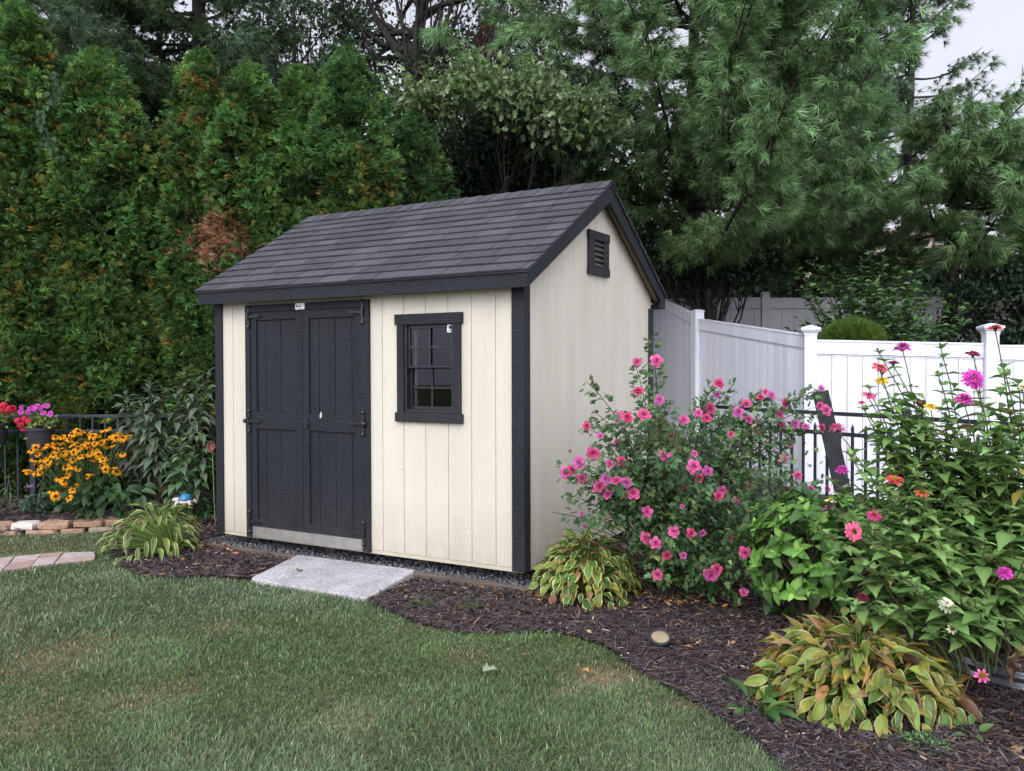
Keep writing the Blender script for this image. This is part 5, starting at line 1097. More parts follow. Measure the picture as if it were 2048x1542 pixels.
def well_light():
    c = GZ(1320, 1290, -.12); t = thing('garden_light', 'round black in-ground garden light with tan lens lying in the mulch', 'light', c); F3 = face(A([0, 0, 1.]) - FW * .45)
    m = MB(); m.lathe((0, 0, 0), [(.042, -.06), (.050, -.01), (.060, .0), (.064, .012), (.058, .020), (.050, .017), (.048, .010)], 30); m.V[0] = m.V[0] @ F3.T + c + A([0, 0, .035]); m.build('housing', M['pot'], t, smooth=True)
    m = MB(); m.lathe((0, 0, 0), [(.0495, .012), (.03, .016), (0, .018)], 30); m.V[0] = m.V[0] @ F3.T + c + A([0, 0, .035]); m.build('lens', M['tan'], t, smooth=True)
well_light()
def loose_leaf(u, v, lab, col, L, T, seed, z=.03):
    q = GZ(u, v); q[2] = hgt(A([q[0]]), A([q[1]]))[0] + z; r = np.random.default_rng(seed); tv = T[0] - A([0, .5, 0]); tv[:, 2] += .35 * tv[:, 0] ** 2 * 2
    m = MB(); m.inst(tv, T[1], frames(r.normal(0, 1, (1, 3)) * A([1, 1, .2]), A([[0, 0, 1.]]) - FW * .3, L * .8, L), q[None], jit(col, 1, .05)); tag(m.build('fallen_leaf', M['zleaf']), lab, 'leaf', 'fallen leaves')
loose_leaf(980, 1357, 'pale green lobed oak leaf lying on the lawn', (.30, .36, .22), .085, OAK, 1, .045)
loose_leaf(1722, 1512, 'curled orange brown dead leaf in front of the browning hosta', (.30, .15, .06), .075, OAK, 2)
loose_leaf(2030, 1520, 'crumpled tan dead leaf at the bottom right corner', (.30, .20, .12), .10, OAK, 3)
loose_leaf(1172, 1358, 'tiny orange leaf on the lawn near the bare patch', (.42, .22, .08), .035, OVATE, 4, .045)
loose_leaf(1050, 1327, 'small brown leaf on the lawn', (.20, .13, .1), .035, OVATE, 6, .045)
loose_leaf(600, 1150, 'tan dead leaf on the left edge of the concrete slab', (.30, .2, .1), .07, LANCE, 7, .05)

# ------------------------------------------------------------------ trees
def spray_t(seed, n=12):
    r = np.random.default_rng(seed); v, f = [], []
    for i in range(n):
        a = (i - (n - 1) / 2) / n * 2.0 + r.normal(0, .12); L = r.uniform(.75, 1.05) * (1 - .25 * abs(a)); o = A([math.sin(a), math.cos(a)]); s = A([o[1], -o[0]]); b = A([0, .12 * i / n])
        w = r.uniform(.045, .075); z = r.normal(0, .06) - .25 * abs(a); k = len(v)
        for p, zz in ((b, 0), (b + o * L * .55 + s * w, .10 + z), (b + o * L, -.10 + z), (b + o * L * .55 - s * w, .10 + z)): v.append((p[0], p[1], zz))
        f += [(k, k + 1, k + 2), (k, k + 2, k + 3)]
    return A(v), [A(f)]
SPRAY = [spray_t(s) for s in range(5)]
def arborvitae(label, u, vtop, d, R, n, seed, col=(.084, .186, .052), yellow=.10, brown=[]):
    n = int(n * 1.8); R = R * .96; col = A(col) * (1.35 if col[0] < .04 else 1); r = np.random.default_rng(seed); x, y = XY(u, d); g = float(hgt(A([x]), A([y]))[0]); H = P(u, vtop, d)[2] - g; b = A([x, y, g]); t = thing('arborvitae', label, 'tree', b, 'arborvitae hedge behind the left fence')
    m = MB(); m.tube([b - A([0, 0, .1]), b + A([0, 0, H * .9])], [.06, .015], 7); m.build('trunk', M['bark'], t)
    mb = MB(); h = r.beta(1.15, 1.25, n); a = np.where(r.random(n) < .78, r.normal(math.atan2(-_F0[1], -_F0[0]), .95, n), r.uniform(0, 2 * PI, n))
    prof = np.minimum(1, ((1 - h) * 4.0) ** .6) * (.72 + .28 * np.minimum(1, h * 4)); lump = 1 + .17 * nz(a * 2.4, h * H * 2.6, 1., seed) + .10 * nz(a * 5, h * H * 6, 1, seed + 5)
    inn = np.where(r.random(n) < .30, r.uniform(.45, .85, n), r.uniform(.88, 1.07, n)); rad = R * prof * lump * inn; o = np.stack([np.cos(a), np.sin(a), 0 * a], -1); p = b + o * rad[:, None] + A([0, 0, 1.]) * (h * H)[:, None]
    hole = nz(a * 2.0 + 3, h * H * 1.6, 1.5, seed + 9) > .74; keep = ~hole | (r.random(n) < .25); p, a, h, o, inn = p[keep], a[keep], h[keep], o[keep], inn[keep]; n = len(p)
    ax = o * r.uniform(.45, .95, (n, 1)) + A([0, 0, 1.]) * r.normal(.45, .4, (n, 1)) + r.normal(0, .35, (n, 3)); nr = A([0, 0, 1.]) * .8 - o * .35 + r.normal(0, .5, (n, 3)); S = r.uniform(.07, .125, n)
    tone = np.clip(.62 + .5 * (inn - .85) * 2.5 + .22 * lump[keep] - .2 + .15 * h, .22, 1.35)[:, None] * (1 + .45 * nz(p[:, 0] * 1. + p[:, 1] * .6, p[:, 2], 7., seed + 3))[:, None].clip(.35, 1.7); c = A(col) * tone * np.exp(r.normal(0, .25, (n, 1)))  # recess shade and brighter outer sprays are put into the colour
    c = np.where((r.random((n, 1)) < .35), c * A([1.5, 1.12, .9]), c)
    yp = (yellow + .04) * np.clip(.6 + 1.5 * nz(p[:, 0] * 1.2 + p[:, 1], p[:, 2] * 1.0, 1.6, 77), 0, 2.4) * np.clip((.95 - h) * 2.4, 0, 1); yy = (r.random(n) < yp)[:, None]
    c = np.where(yy, np.where(r.random((n, 1)) < .6, A([.24, .225, .045]), A([.27, .18, .04])) * np.exp(r.normal(0, .2, (n, 1))), c)
    for (q, rr, cc, fr) in brown:
        s = (np.linalg.norm((p - q) * A([1, .45, 1]), axis=1) < rr * (1 + .3 * r.normal(size=n))) & (r.random(n) < fr); c[s] = jit(cc, int(s.sum()), .25)
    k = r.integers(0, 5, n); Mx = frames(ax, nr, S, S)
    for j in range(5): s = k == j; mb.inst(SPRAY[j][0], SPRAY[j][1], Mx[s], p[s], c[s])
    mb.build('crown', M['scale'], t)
RUST = (P(428, 478, 9.75), .30, (.32, .18, .10), .95)
arborvitae('tallest arborvitae at the left frame edge', 50, 20, 10.0, .78, 9500, 1, yellow=.11)
arborvitae('rounded dense arborvitae second from the left frame edge', 205, 112, 10.1, .66, 8200, 2)
arborvitae('arborvitae hidden behind the gap with a dark hollow', 318, 300, 10.7, .5, 4200, 3, (.045, .11, .034))
arborvitae('narrow arborvitae with brown scorched streak near its top', 408, 108, 10.3, .46, 5200, 4, brown=[(P(390, 175, 9.95), .14, (.24, .16, .045), .6), (P(382, 240, 9.9), .10, (.25, .11, .05), .75), RUST])
arborvitae('arborvitae with yellowing tips above the left end of the shed roof', 505, 138, 10.2, .52, 6000, 5, yellow=.13, brown=[RUST, (P(455, 490, 9.8), .2, (.32, .18, .10), .95)])
arborvitae('arborvitae with orange flecks behind the middle of the shed roof', 605, 142, 10.4, .52, 5600, 6, yellow=.13)
arborvitae('bright green arborvitae with a rounded top above the shed roof', 702, 108, 10.3, .56, 6000, 7, (.072, .165, .050), yellow=.12)
arborvitae('short dark arborvitae right of the hedge under the oak branch', 832, 232, 10.9, .44, 4800, 8, (.050, .120, .040), yellow=.02)
arborvitae('arborvitae at the far left end of the hedge beyond the tallest one', -150, 60, 10.0, .75, 5000, 9, yellow=.14)

def tuft_t(seed, n=21):
    r = np.random.default_rng(seed); v, f = [], []
    for i in range(n):
        a = r.uniform(0, 2 * PI); sp = r.uniform(.12, .95); o = A([math.sin(sp) * math.cos(a), math.cos(sp), math.sin(sp) * math.sin(a)]); L = r.uniform(.8, 1.05); b = A([0, r.uniform(-.25, .05), 0]); s = np.cross(o, unit(1)[0]); s /= np.linalg.norm(s); w = .034
        mid = b + o * L * .55; tip = b + o * L + A([0, 0, 0]); k = len(v); v += [b - s * w, b + s * w, tip]; f.append((k, k + 1, k + 2))
    return A(v), [A(f)]
TUFT = [tuft_t(s) for s in range(6)]
def pine(label, u, d, H, R, z0, seed, col=(.110, .212, .086), dens=1., group='white pines behind the fences', trunk=.13, tuft=.155, az=None, zmax=None, lean=(0, 0), name='pine_tree'):
    r = np.random.default_rng(seed); x, y = XY(u, d); g = float(hgt(A([x]), A([y]))[0]); b = A([x, y, g]); t = thing(name, label, 'tree', b, group); mt, mb = MB(), MB(); hs = np.linspace(0, 1, 12)
    tr = b + A([lean[0], lean[1], H]) * hs[:, None] + np.stack([.05 * np.sin(hs * 9 + seed), .05 * np.cos(hs * 7), 0 * hs], -1); mt.tube(tr, trunk * (1 - .85 * hs) + .01, 9); TP, TA, TC_ = [], [], []
    z = z0
    while z < (zmax or H - .3):
        nb = r.integers(5, 8)
        for k in range(nb):
            a = r.uniform(0, 2 * PI) if az is None else (r.uniform(0, 2 * PI) if r.random() < .45 else r.normal(az, .75)); f = z / H; L = R * (1 - f ** 1.6) * r.uniform(.65, 1.1) + .35; o = A([math.cos(a), math.sin(a), 0]); zz = z + r.uniform(-.15, .15); st = b + A([lean[0], lean[1], 0]) * f + A([0, 0, zz]); s = np.linspace(0, 1, 9)[:, None]; el = r.uniform(-.05, .30)
            pts = st + o * (s * L) + A([0, 0, 1.]) * (s * L * el - .20 * L * np.sin(s * PI * .9) * .6 + .16 * L * s ** 3) + np.cross(o, A([0, 0, 1.])) * (np.sin(s * 3 + k) * .06 * L); mt.tube(pts, np.linspace(.030, .006, 9) * (.5 + .25 * L), 5, cap=False)
            ns = int(L * 10 * dens) + 4
            for j in range(ns):
                ss = r.uniform(.22, 1.0); i = min(int(ss * 8), 7); p = pts[i] + (pts[i + 1] - pts[i]) * (ss * 8 - i); sg = 1 if j % 2 else -1; so = o * r.uniform(.45, .9) + np.cross(o, A([0, 0, 1.])) * sg * r.uniform(.5, 1.0) + A([0, 0, r.uniform(-.05, .35)]); so /= np.linalg.norm(so); sl = (1 - ss * .6) * r.uniform(.3, .65) * (.45 + .2 * L); e = p + so * sl
                mt.tube([p, (p + e) / 2 + A([0, 0, -.02]), e], [.007, .005, .003], 3, cap=False); q = int(4 + sl * 14 * dens)
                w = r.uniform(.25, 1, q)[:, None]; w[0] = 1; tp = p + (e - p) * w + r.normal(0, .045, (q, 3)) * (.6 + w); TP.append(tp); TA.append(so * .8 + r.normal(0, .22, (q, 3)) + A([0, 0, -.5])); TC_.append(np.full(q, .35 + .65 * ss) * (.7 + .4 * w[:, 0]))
        z += r.uniform(.30, .44)
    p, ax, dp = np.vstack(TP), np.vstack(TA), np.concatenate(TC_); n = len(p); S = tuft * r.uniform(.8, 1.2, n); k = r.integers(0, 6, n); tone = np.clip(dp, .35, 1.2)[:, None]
    c = (A(col) * tone + A([.012, .010, -.006]) * (1 - tone)) * np.exp(r.normal(0, .22, (n, 1))); lite = (r.random(n) < .35 * dp)[:, None]; c = np.where(lite, c * A([1.75, 1.6, 1.75]), c); Mx = frames(ax, r.normal(0, 1, (n, 3)), S, S)  # highlights on outer tufts painted into the colour, inner tufts darkened
    tip = np.where(np.abs(TUFT[0][0][:, 1:2] * 0 + np.tile(A([0, 0, 1.]), len(TUFT[0][0]) // 3)[:, None]) > .5, 1.12, 1.0)
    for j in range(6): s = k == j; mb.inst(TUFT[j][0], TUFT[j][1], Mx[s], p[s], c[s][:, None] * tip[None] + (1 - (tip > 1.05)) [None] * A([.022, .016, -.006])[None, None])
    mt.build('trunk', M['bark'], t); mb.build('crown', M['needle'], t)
camaz = math.atan2(-_F0[1], -_F0[0])
pine('tall white pine with dark trunk standing right behind the shed', 1392, 13.2, 11.0, 4.5, 2.5, 1, zmax=8.4, dens=1.05, az=camaz - .25)
pine('white pine at the upper right with a pale trunk against the sky', 1815, 16.5, 11.5, 2.3, 5.2, 2, (.10, .185, .10), .62, trunk=.10, zmax=10.4, az=camaz - 1.2)
pine('low spreading white pine at the right over the grey fence', 1900, 12.9, 4.9, 4.2, 2.6, 3, (.114, .216, .088), 1.25, zmax=4.7, az=camaz - .1)
pine('white pine behind the grey fence between its two taller neighbours', 1590, 15.2, 7.0, 2.9, 2.7, 5, (.090, .178, .072), 1.0, zmax=6.2, az=camaz - .3)
pine('white pine at the right frame edge over the dark shrub', 2330, 12.8, 5.6, 4.0, 2.6, 8, (.110, .210, .088), 1.1, zmax=5.2, az=camaz - .5)
pine('dark pine rising behind the arborvitae at the upper left', 425, 13.2, 10.5, 3.3, 4.4, 4, (.048, .105, .050), .9, trunk=.20, zmax=8.4, lean=(-.3, 0))
pine('dark pine beyond the upper left corner', 60, 14.2, 10., 3.3, 4.5, 6, (.046, .10, .048), .8, trunk=.16, zmax=8.6)

def broadleaf(label, u, d, H, ctr, rad, nclump, nleaf, leaf, cols, seed, trunk=.1, name='broadleaf_tree', cat='tree', T=SMALL, csz=.30, bare=0, group=None, shell=.45, mat='leaf', drop=0, fork=.35, wid=.62, branches=None, base=None):
    r = np.random.default_rng(seed)
    if base is None: x, y = XY(u, d); base = A([x, y, float(hgt(A([x]), A([y]))[0])])
    t = thing(name, label, cat, base, group); mt, mb = MB(), MB(); ctr = A(ctr); rad = A(rad)
    fk = base + (ctr - base) * fork; hs = np.linspace(0, 1, 7)[:, None]; top = ctr + A([0, 0, rad[2] * .7]); trp = base - A([0, 0, .1]) + (top - base) * hs + np.hstack([.08 * np.sin(hs * 5 + seed), .08 * np.cos(hs * 4), 0 * hs]) * (H / 6); mt.tube(trp, trunk * (1 - .82 * hs[:, 0]) + .008, 8)
    v = r.normal(size=(nclump, 3)); v /= np.linalg.norm(v, axis=1)[:, None]; q = ctr + v * rad * (shell + (1 - shell) * r.random((nclump, 1)) ** .6)
    if branches is not None: q = A(branches); nclump = len(q)
    LP, LT = [], []
    for i in range(nclump):
        s0 = r.uniform(fork, .95); i0 = min(int(s0 * 6), 5); a = trp[i0] + (trp[i0 + 1] - trp[i0]) * (s0 * 6 - i0); a = a if a[2] < q[i][2] + .4 else trp[2]; tt = np.linspace(0, 1, 7)[:, None]; c = a + (q[i] - a) * A([.55, .55, .25]) + r.normal(0, .12, 3); bp = (1 - tt) ** 2 * a + 2 * tt * (1 - tt) * c + tt ** 2 * q[i] + r.normal(0, .02, (7, 3))
        mt.tube(bp, np.linspace(trunk * (.34 if trunk > .15 else .2), .006, 7), 5, cap=False)
        for k in range(4): e = q[i] + r.normal(0, csz * .8, 3); st = bp[r.integers(3, 6)]; mt.tube([st, (st + e) / 2 + r.normal(0, .04, 3), e], [.009, .006, .003], 3, cap=False)
        if r.random() < bare: continue
        n = int(nleaf * r.uniform(.5, 1.5)); LP.append(q[i] + r.normal(0, 1, (n, 3)) * csz * A([1, 1, .62])); LT.append(np.full(n, r.uniform(.65, 1.25)))
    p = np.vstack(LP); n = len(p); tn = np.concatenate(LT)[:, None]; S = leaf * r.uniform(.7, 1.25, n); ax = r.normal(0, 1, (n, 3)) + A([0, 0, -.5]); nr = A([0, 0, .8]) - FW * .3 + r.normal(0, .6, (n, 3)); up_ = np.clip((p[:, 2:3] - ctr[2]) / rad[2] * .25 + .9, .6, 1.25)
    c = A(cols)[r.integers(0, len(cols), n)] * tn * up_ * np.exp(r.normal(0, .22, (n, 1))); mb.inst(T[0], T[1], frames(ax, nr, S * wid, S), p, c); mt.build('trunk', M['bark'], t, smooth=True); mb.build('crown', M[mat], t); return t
DK = [(.020, .046, .020), (.028, .058, .024), (.016, .036, .016)]
MD = [(.045, .10, .028), (.06, .125, .035), (.035, .08, .025)]
# open oak in the middle, bare dark limbs against the sky, with a leafy bough reaching forward over the shed
broadleaf('open oak with dark bare limbs spreading against the sky above the hedge', 826, 15.2, 9, P(840, 20, 15.2), (2.1, 1.8, 1.9), 70, 60, .10, [(.035, .075, .022), (.05, .105, .030), (.026, .055, .018)], 3, trunk=.21, name='oak_tree', csz=.26, bare=.28, fork=.52, T=SMALL)
def oak_bough():
    pts = [P(u, v, d) for u, v, d in ((790, 192, 11.4), (838, 180, 11.2), (880, 160, 11), (900, 185, 10.8), (935, 165, 10.8), (960, 195, 10.6), (1000, 175, 10.6), (1040, 190, 10.4), (1075, 205, 10.3), (1110, 205, 10.2), (1125, 225, 10.1), (1160, 222, 10.0), (1150, 240, 9.9), (860, 195, 11), (1010, 195, 10.5), (930, 188, 10.7), (980, 160, 10.7), (820, 215, 11.2), (768, 218, 11.4), (1175, 205, 10.0), (1090, 180, 10.3), (1120, 248, 10.0), (1088, 240, 10.1), (905, 212, 11), (850, 225, 11.2), (1182, 246, 9.9), (1020, 225, 10.5), (955, 150, 10.8), (800, 240, 11.3), (1060, 170, 10.4))]
    b = A([*XY(1010, 13.5), 0]); b[2] = hgt(A([b[0]]), A([b[1]]))[0]
    broadleaf('pale green pin oak bough with lobed leaves hanging above the shed roof', 0, 0, 6, P(985, 150, 11.8), (1.7, .8, .7), 0, 115, .085, [(.23, .33, .14), (.17, .28, .08), (.28, .37, .19), (.12, .21, .055)], 5, trunk=.085, name='oak_tree', T=OAK, csz=.20, branches=pts, fork=.6, wid=.8, base=b)
oak_bough()
broadleaf('dense dark leafy tree with ivy behind the middle of the shed roof', 1080, 12.6, 6, P(1095, 300, 12.6), (1.15, 1.0, 1.15), 95, 300, .085, DK, 7, csz=.26)
broadleaf('dark vine-covered tree low behind the shed ridge', 960, 13.6, 5, P(955, 370, 13.6), (1.1, .9, .75), 60, 260, .085, DK + [(.05, .08, .02)], 8, csz=.25)
broadleaf('dark shrubby tree between the hedge and the shed ridge', 790, 12.8, 4.5, P(800, 380, 12.8), (.75, .7, .7), 44, 260, .08, DK, 9, csz=.24)
broadleaf('thin dark tree right of the shed peak with sky gaps', 1290, 14.6, 5, P(1310, 430, 14.6), (1.5, 1.0, 1.25), 52, 210, .085, DK, 10, csz=.26)
broadleaf('dark leafy shrub before the pine trunk just beyond the shed roof', 1432, 12.5, 4, P(1405, 515, 12.45), (1.0, .35, .32), 40, 200, .075, DK, 11, csz=.25)
broadleaf('dark tree crown in the upper centre with a rust red dead spray', 990, 16.5, 9, P(985, 70, 16.5), (1.5, 1.2, 1.4), 42, 110, .09, DK + [(.04, .075, .025)], 12, csz=.26, fork=.5)
m_ = MB(); q_ = P(972, 92, 15.4); n_ = 300; m_.inst(SMALL[0], SMALL[1], frames(unit(n_), unit(n_), .06, .10), q_ + rng.normal(0, 1, (n_, 3)) * A([.09, .1, .28]), jit((.16, .055, .03), n_, .25)); m_.build('dead_leaves', M['leaf'], bpy.data.objects[[o.name for o in bpy.data.objects if o.get('label', '').startswith('dark tree crown in the upper')][0]])
broadleaf('leafy tree peeking over the hedge left of the oak', 640, 16.0, 8.5, P(600, 60, 16.), (1.9, 1.2, 1.4), 38, 110, .10, [(.035, .075, .025), (.028, .06, .022)], 13, csz=.28, fork=.5)
broadleaf('dark tree filling the gap behind the arborvitae hedge', 300, 15.5, 6, P(330, 330, 15.5), (3.4, 1.0, 2.2), 110, 170, .11, DK, 14, csz=.36, fork=.4)
# shrubs beyond the white fence
def shoots():
    x, y = XY(1765, 11.2); g = float(hgt(A([x]), A([y]))[0]); b = A([x, y, g]); t = thing('lilac_shrub', 'big shrub with upright leafy shoots between the white and grey fences', 'shrub', b); r = np.random.default_rng(9); mt, mb = MB(), MB()
    tips = [(1592, 540), (1625, 525), (1680, 520), (1700, 540), (1740, 500), (1765, 490), (1800, 520), (1830, 545), (1870, 575), (1910, 590), (1945, 610), (1600, 640), (1620, 600), (1655, 570), (1720, 560), (1790, 560), (1850, 600), (1890, 640), (1935, 640), (1660, 640), (1700, 600), (1750, 620), (1800, 620), (1850, 650), (1905, 665), (1880, 680), (1580, 660), (1770, 570), (1820, 580), (1640, 655), (1870, 655), (1720, 520), (1655, 535)] + [(r.normal(1755, 80), r.uniform(560, 690)) for _ in range(75)]
    LP, LA = [], []
    for u, v in tips:
        q = P(u, v, 11.2 + r.normal(0, .22)); bb = b + (q - b) * A([.15, .15, 0]); c = bb + (q - bb) * A([.45, .45, .75]); tt = np.linspace(0, 1, 10)[:, None]; pts = (1 - tt) ** 2 * bb + 2 * tt * (1 - tt) * c + tt ** 2 * q; mt.tube(pts, np.linspace(.012, .003, 10), 4, cap=False); n = 62; s = r.uniform(.25, 1, n); p = np.stack([np.interp(s, tt[:, 0], pts[:, i]) for i in range(3)], -1); a = r.uniform(0, 6.28, n); o = np.stack([np.cos(a), np.sin(a), r.uniform(.0, .9, n)], -1); LP.append(p + o * .02); LA.append(o)
    p, ax = np.vstack(LP), np.vstack(LA); n = len(p); c = A([(.065, .145, .042), (.095, .185, .052), (.045, .10, .034)])[r.integers(0, 3, n)] * np.exp(r.normal(0, .25, (n, 1))) * np.clip((p[:, 2:3] - g) / 1.7, .55, 1.15); mb.inst(OVATE[0], OVATE[1], frames(ax, A([0, 0, 1.]) - FW * .3 + r.normal(0, .5, (n, 3)), .045, .085), p, c); mt.build('stem', M['bark'], t); mb.build('foliage', M['leaf'], t, smooth=True)
shoots()
broadleaf('dark shrub at the right frame edge behind the white fence', 2035, 11.5, 2.5, P(2040, 610, 11.5), (.75, .6, .75), 40, 200, .07, DK, 15, name='dark_shrub', cat='shrub', csz=.2, trunk=.05, T=OVATE)
def gold():
    c = P(1705, 675, 10.3); x, y = c[0], c[1]; g = float(hgt(A([x]), A([y]))[0]); t = thing('golden_shrub', 'low rounded golden green conifer just over the white fence', 'shrub', (x, y, g)); r = np.random.default_rng(10); n = 2200; v = r.normal(size=(n, 3)); v /= np.linalg.norm(v, axis=1)[:, None]; R = A([.33, .33, .24]); p = c - A([0, 0, .05]) + v * R * r.uniform(.75, 1.08, (n, 1)); mb = MB()
    mb.inst(TUFT[0][0] * A([1, 1, 1]), TUFT[0][1], frames(v + A([0, 0, .7]) + r.normal(0, .25, (n, 3)), r.normal(0, 1, (n, 3)), .055, .075), p, jit((.085, .150, .022), n, .25)); mb.build('foliage', M['needle'], t); m = MB(); m.tube([(x, y, g - .05), (x, y, c[2])], [.05, .03], 6); m.build('stem', M['bark'], t)
gold()
# distant woods closing the view low down
def hedge_far(label, u0, u1, d, vtop, seed, n=26000):
    r = np.random.default_rng(seed); u = r.uniform(u0, u1, n); dd = d + r.normal(0, .6, n); x, y = CAM[0] + (_R[0] * ((u - 1024) / FPX) + _F0[0]) * dd, CAM[1] + (_R[1] * ((u - 1024) / FPX) + _F0[1]) * dd; zt = CAM[2] + (736 - vtop) * d / FPX; top = zt * (1 + .16 * nz(u / 60., u * 0, 1., seed)); z = hgt(x, y) + r.random(n) ** .8 * np.maximum(top, .3); m = MB()
    m.inst(SMALL[0], SMALL[1], frames(r.normal(0, 1, (n, 3)), A([0, 0, .6]) - FW * .3 + r.normal(0, .6, (n, 3)), .15, .24), np.stack([x, y, z], -1), A(DK)[r.integers(0, 3, n)] * np.exp(r.normal(0, .25, (n, 1)))); tag(m.build('distant_woods', M['leaf']), label=label, kind='stuff')
hedge_far('dark undergrowth far behind the arborvitae hedge', -500, 900, 19, 560, 3)
hedge_far('dark undergrowth far behind the grey fence', 1150, 2500, 21, 520, 4, 30000)

# ------------------------------------------------------------------ vine on the arborvitae
def vine():
    r = np.random.default_rng(12); q = [P(98 + 14 * math.sin(v / 22.), v, 9.25 - .0006 * (v - 200)) for v in range(150, 320, 9)]; c = q[-1]; t = thing('climbing_vine', 'heart-leaved vine climbing up the tallest arborvitae', 'vine', c); m = MB(); m.tube(q, .006, 4, (.09, .08, .05)); m.build('stem', M['stem'], t); m = MB()
    p = A([x + RT * r.normal(0, .05) - FW * .03 for x in q for _ in range(3)]); n = len(p); m.inst(OVATE[0], OVATE[1], frames(A([0, 0, -1.]) + r.normal(0, .5, (n, 3)), -FW + r.normal(0, .4, (n, 3)), .065, .075), p, jit((.022, .058, .018), n, .2)); m.build('foliage', M['zleaf'], t)
vine()

# ------------------------------------------------------------------ neighbours' houses glimpsed through the leaves
def house(label, u, d, w, dep, eave, ridge, yaw, seed):
    x, y = XY(u, d); g = float(hgt(A([x]), A([y]))[0]); t = thing('neighbour_house', label, 'house', (x, y, g)); ca, sa = math.cos(yaw), math.sin(yaw); tr = lambda p: A([x + p[0] * ca - p[1] * sa, y + p[0] * sa + p[1] * ca, g + p[2]]); hw, hd = w / 2, dep / 2
    m = MB(); m.prism([tr(p) for p in ((-hw, -hd, -1), (-hw, hd, -1), (-hw, hd, eave), (-hw, 0, ridge - .1), (-hw, -hd, eave))], tr((w, 0, 0)) - tr((0, 0, 0))); m.build('wall', M['stucco'], t)
    m = MB(); o = .35
    for s in (-1, 1):
        e = eave - (ridge - eave) / hd * o; m.hexa([tr(p) for p in ((-hw - o, s * (hd + o), e), (hw + o, s * (hd + o), e), (hw + o, 0, ridge), (-hw - o, 0, ridge), (-hw - o, s * (hd + o), e + .15), (hw + o, s * (hd + o), e + .15), (hw + o, 0, ridge + .15), (-hw - o, 0, ridge + .15))])
    m.build('roof', M['roofbrown'], t)
    for k in (-.55, 0, .55):
        m = MB(); a, b, c, dd = [tr(p) for p in ((k * hw - .45, -hd - .02, eave - 1.6), (k * hw + .45, -hd - .02, eave - 1.6), (k * hw + .45, -hd - .02, eave - .4), (k * hw - .45, -hd - .02, eave - .4))]; nn = tr((0, -.04, 0)) - tr((0, 0, 0)); m.prism([a, b, c, dd], nn); f = m.build('window', M['white'], t); m = MB(); ce = (a + b + c + dd) / 4; m.prism([ce + (p - ce) * .85 + nn * 1.02 for p in (a, b, c, dd)], nn * .2); m.build('pane', M['black'], f)
house('neighbour house with brown roof glimpsed behind the grey fence', 1500, 31, 11, 9, 3.3, 6.1, YAW * .4, 1)
house('neighbour house with tan wall glimpsed over the shed ridge', 930, 33, 9, 8, 5.6, 8.2, YAW + .3, 2)
house('neighbour house glimpsed through the arborvitae hedge', 330, 34, 14, 8, 6.0, 8.6, YAW, 3)

# ------------------------------------------------------------------ light, sky, camera
SUN_AZ, SUN_EL = math.radians(163), math.radians(40)               # clockwise from +Y; behind the viewer, veiled by cloud
w = bpy.data.worlds.new('World'); scene.world = w; w.use_nodes = True; nt = w.node_tree; nt.nodes.clear()
sky = nt.nodes.new('ShaderNodeTexSky'); sky.sky_type = 'NISHITA'; sky.sun_disc = False; sky.sun_elevation = SUN_EL; sky.sun_rotation = SUN_AZ; sky.air_density = 1.0; sky.dust_density = 4.0; sky.ozone_density = 1.0
# thin overcast: a pale cloud layer of uneven thickness over the clear sky
tc = nt.nodes.new('ShaderNodeTexCoord'); cn = nt.nodes.new('ShaderNodeTexNoise'); cn.inputs['Scale'].default_value = 2.2; cn.inputs['Detail'].default_value = 5; nt.links.new(tc.outputs['Generated'], cn.inputs['Vector'])
cr = nt.nodes.new('ShaderNodeValToRGB'); cr.color_ramp.elements[0].position = .3; cr.color_ramp.elements[0].color = (5.0, 5.15, 6.9, 1); cr.color_ramp.elements[1].position = .7; cr.color_ramp.elements[1].color = (7.0, 7.1, 8.6, 1); nt.links.new(cn.outputs['Fac'], cr.inputs[0])
dt = nt.nodes.new('ShaderNodeVectorMath'); dt.operation = 'DOT_PRODUCT'; nt.links.new(tc.outputs['Generated'], dt.inputs[0]); dt.inputs[1].default_value = (.42, -.70, .58)          # added glow, turned off the sun's bearing to brighten the gable
mg = nt.nodes.new('ShaderNodeMapRange'); mg.inputs['From Min'].default_value = -.7; mg.inputs['From Max'].default_value = 1; mg.inputs['To Min'].default_value = .44; mg.inputs['To Max'].default_value = 1.95; nt.links.new(dt.outputs['Value'], mg.inputs['Value'])
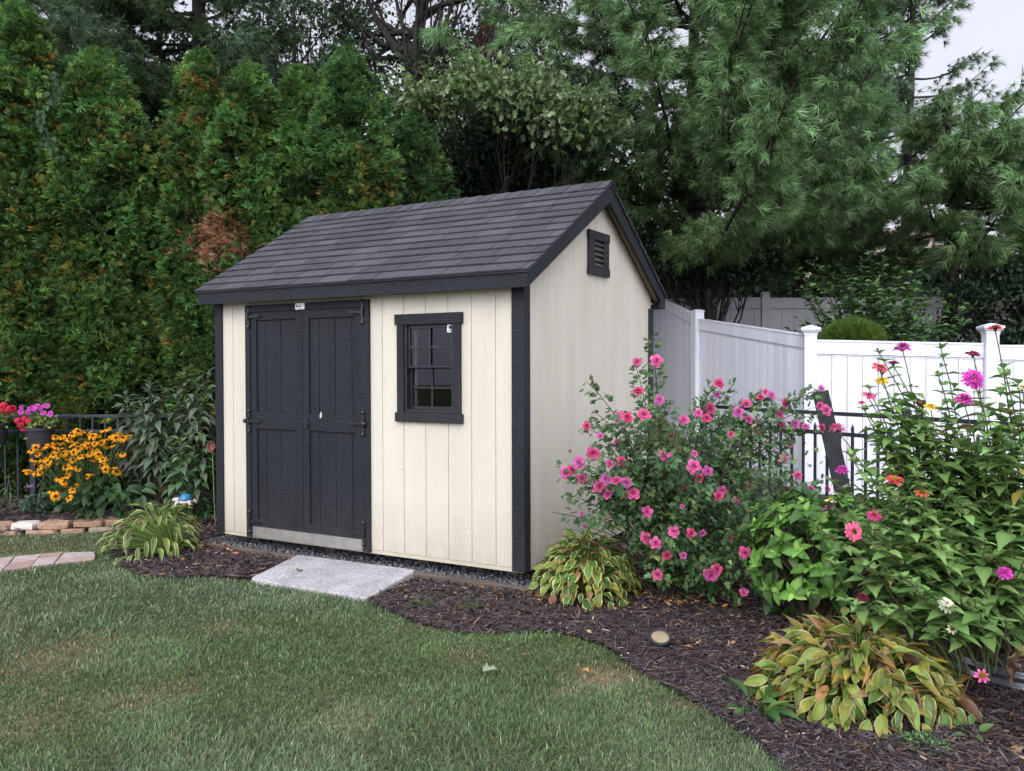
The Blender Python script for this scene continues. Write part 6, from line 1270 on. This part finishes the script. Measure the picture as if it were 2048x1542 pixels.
vg = nt.nodes.new('ShaderNodeVectorMath'); vg.operation = 'SCALE'; nt.links.new(cr.outputs[0], vg.inputs[0]); nt.links.new(mg.outputs[0], vg.inputs['Scale'])
bw = nt.nodes.new('ShaderNodeRGBToBW'); nt.links.new(sky.outputs[0], bw.inputs[0])
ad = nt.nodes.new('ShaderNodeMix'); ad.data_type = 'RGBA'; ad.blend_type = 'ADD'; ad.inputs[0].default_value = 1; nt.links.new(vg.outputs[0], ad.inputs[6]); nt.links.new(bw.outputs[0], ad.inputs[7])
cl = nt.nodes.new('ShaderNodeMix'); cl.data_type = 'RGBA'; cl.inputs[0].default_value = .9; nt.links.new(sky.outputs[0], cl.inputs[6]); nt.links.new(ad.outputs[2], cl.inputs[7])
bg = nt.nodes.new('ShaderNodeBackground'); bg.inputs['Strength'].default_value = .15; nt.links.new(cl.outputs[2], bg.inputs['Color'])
ow = nt.nodes.new('ShaderNodeOutputWorld'); nt.links.new(bg.outputs[0], ow.inputs[0])
sd = bpy.data.lights.new('sun', 'SUN'); sd.energy = .72; sd.angle = math.radians(50); sd.color = (1, .975, .95)
so = bpy.data.objects.new('sun', sd); link(so); dv = Vector((math.sin(SUN_AZ) * math.cos(SUN_EL), math.cos(SUN_AZ) * math.cos(SUN_EL), math.sin(SUN_EL))); so.rotation_euler = dv.to_track_quat('Z', 'Y').to_euler(); so.location = dv * 30
cd = bpy.data.cameras.new('camera'); cd.sensor_width = 36; cd.sensor_fit = 'HORIZONTAL'; cd.lens = 36 * FPX / 2048; cd.clip_end = 500; cd.clip_start = .05
co = bpy.data.objects.new('camera', cd); link(co); mm = Matrix.Identity(4)
for i in range(3): mm[i][0], mm[i][1], mm[i][2], mm[i][3] = float(RT[i]), float(UP[i]), float(-FW[i]), float(CAM[i])
co.matrix_world = mm; scene.camera = co
scene.view_settings.view_transform = 'Standard'; scene.view_settings.look = 'None'; scene.view_settings.exposure = 0; scene.view_settings.gamma = 1
scene.cycles.max_bounces = 6; scene.cycles.diffuse_bounces = 3; scene.cycles.transparent_max_bounces = 8; scene.cycles.use_denoising = True
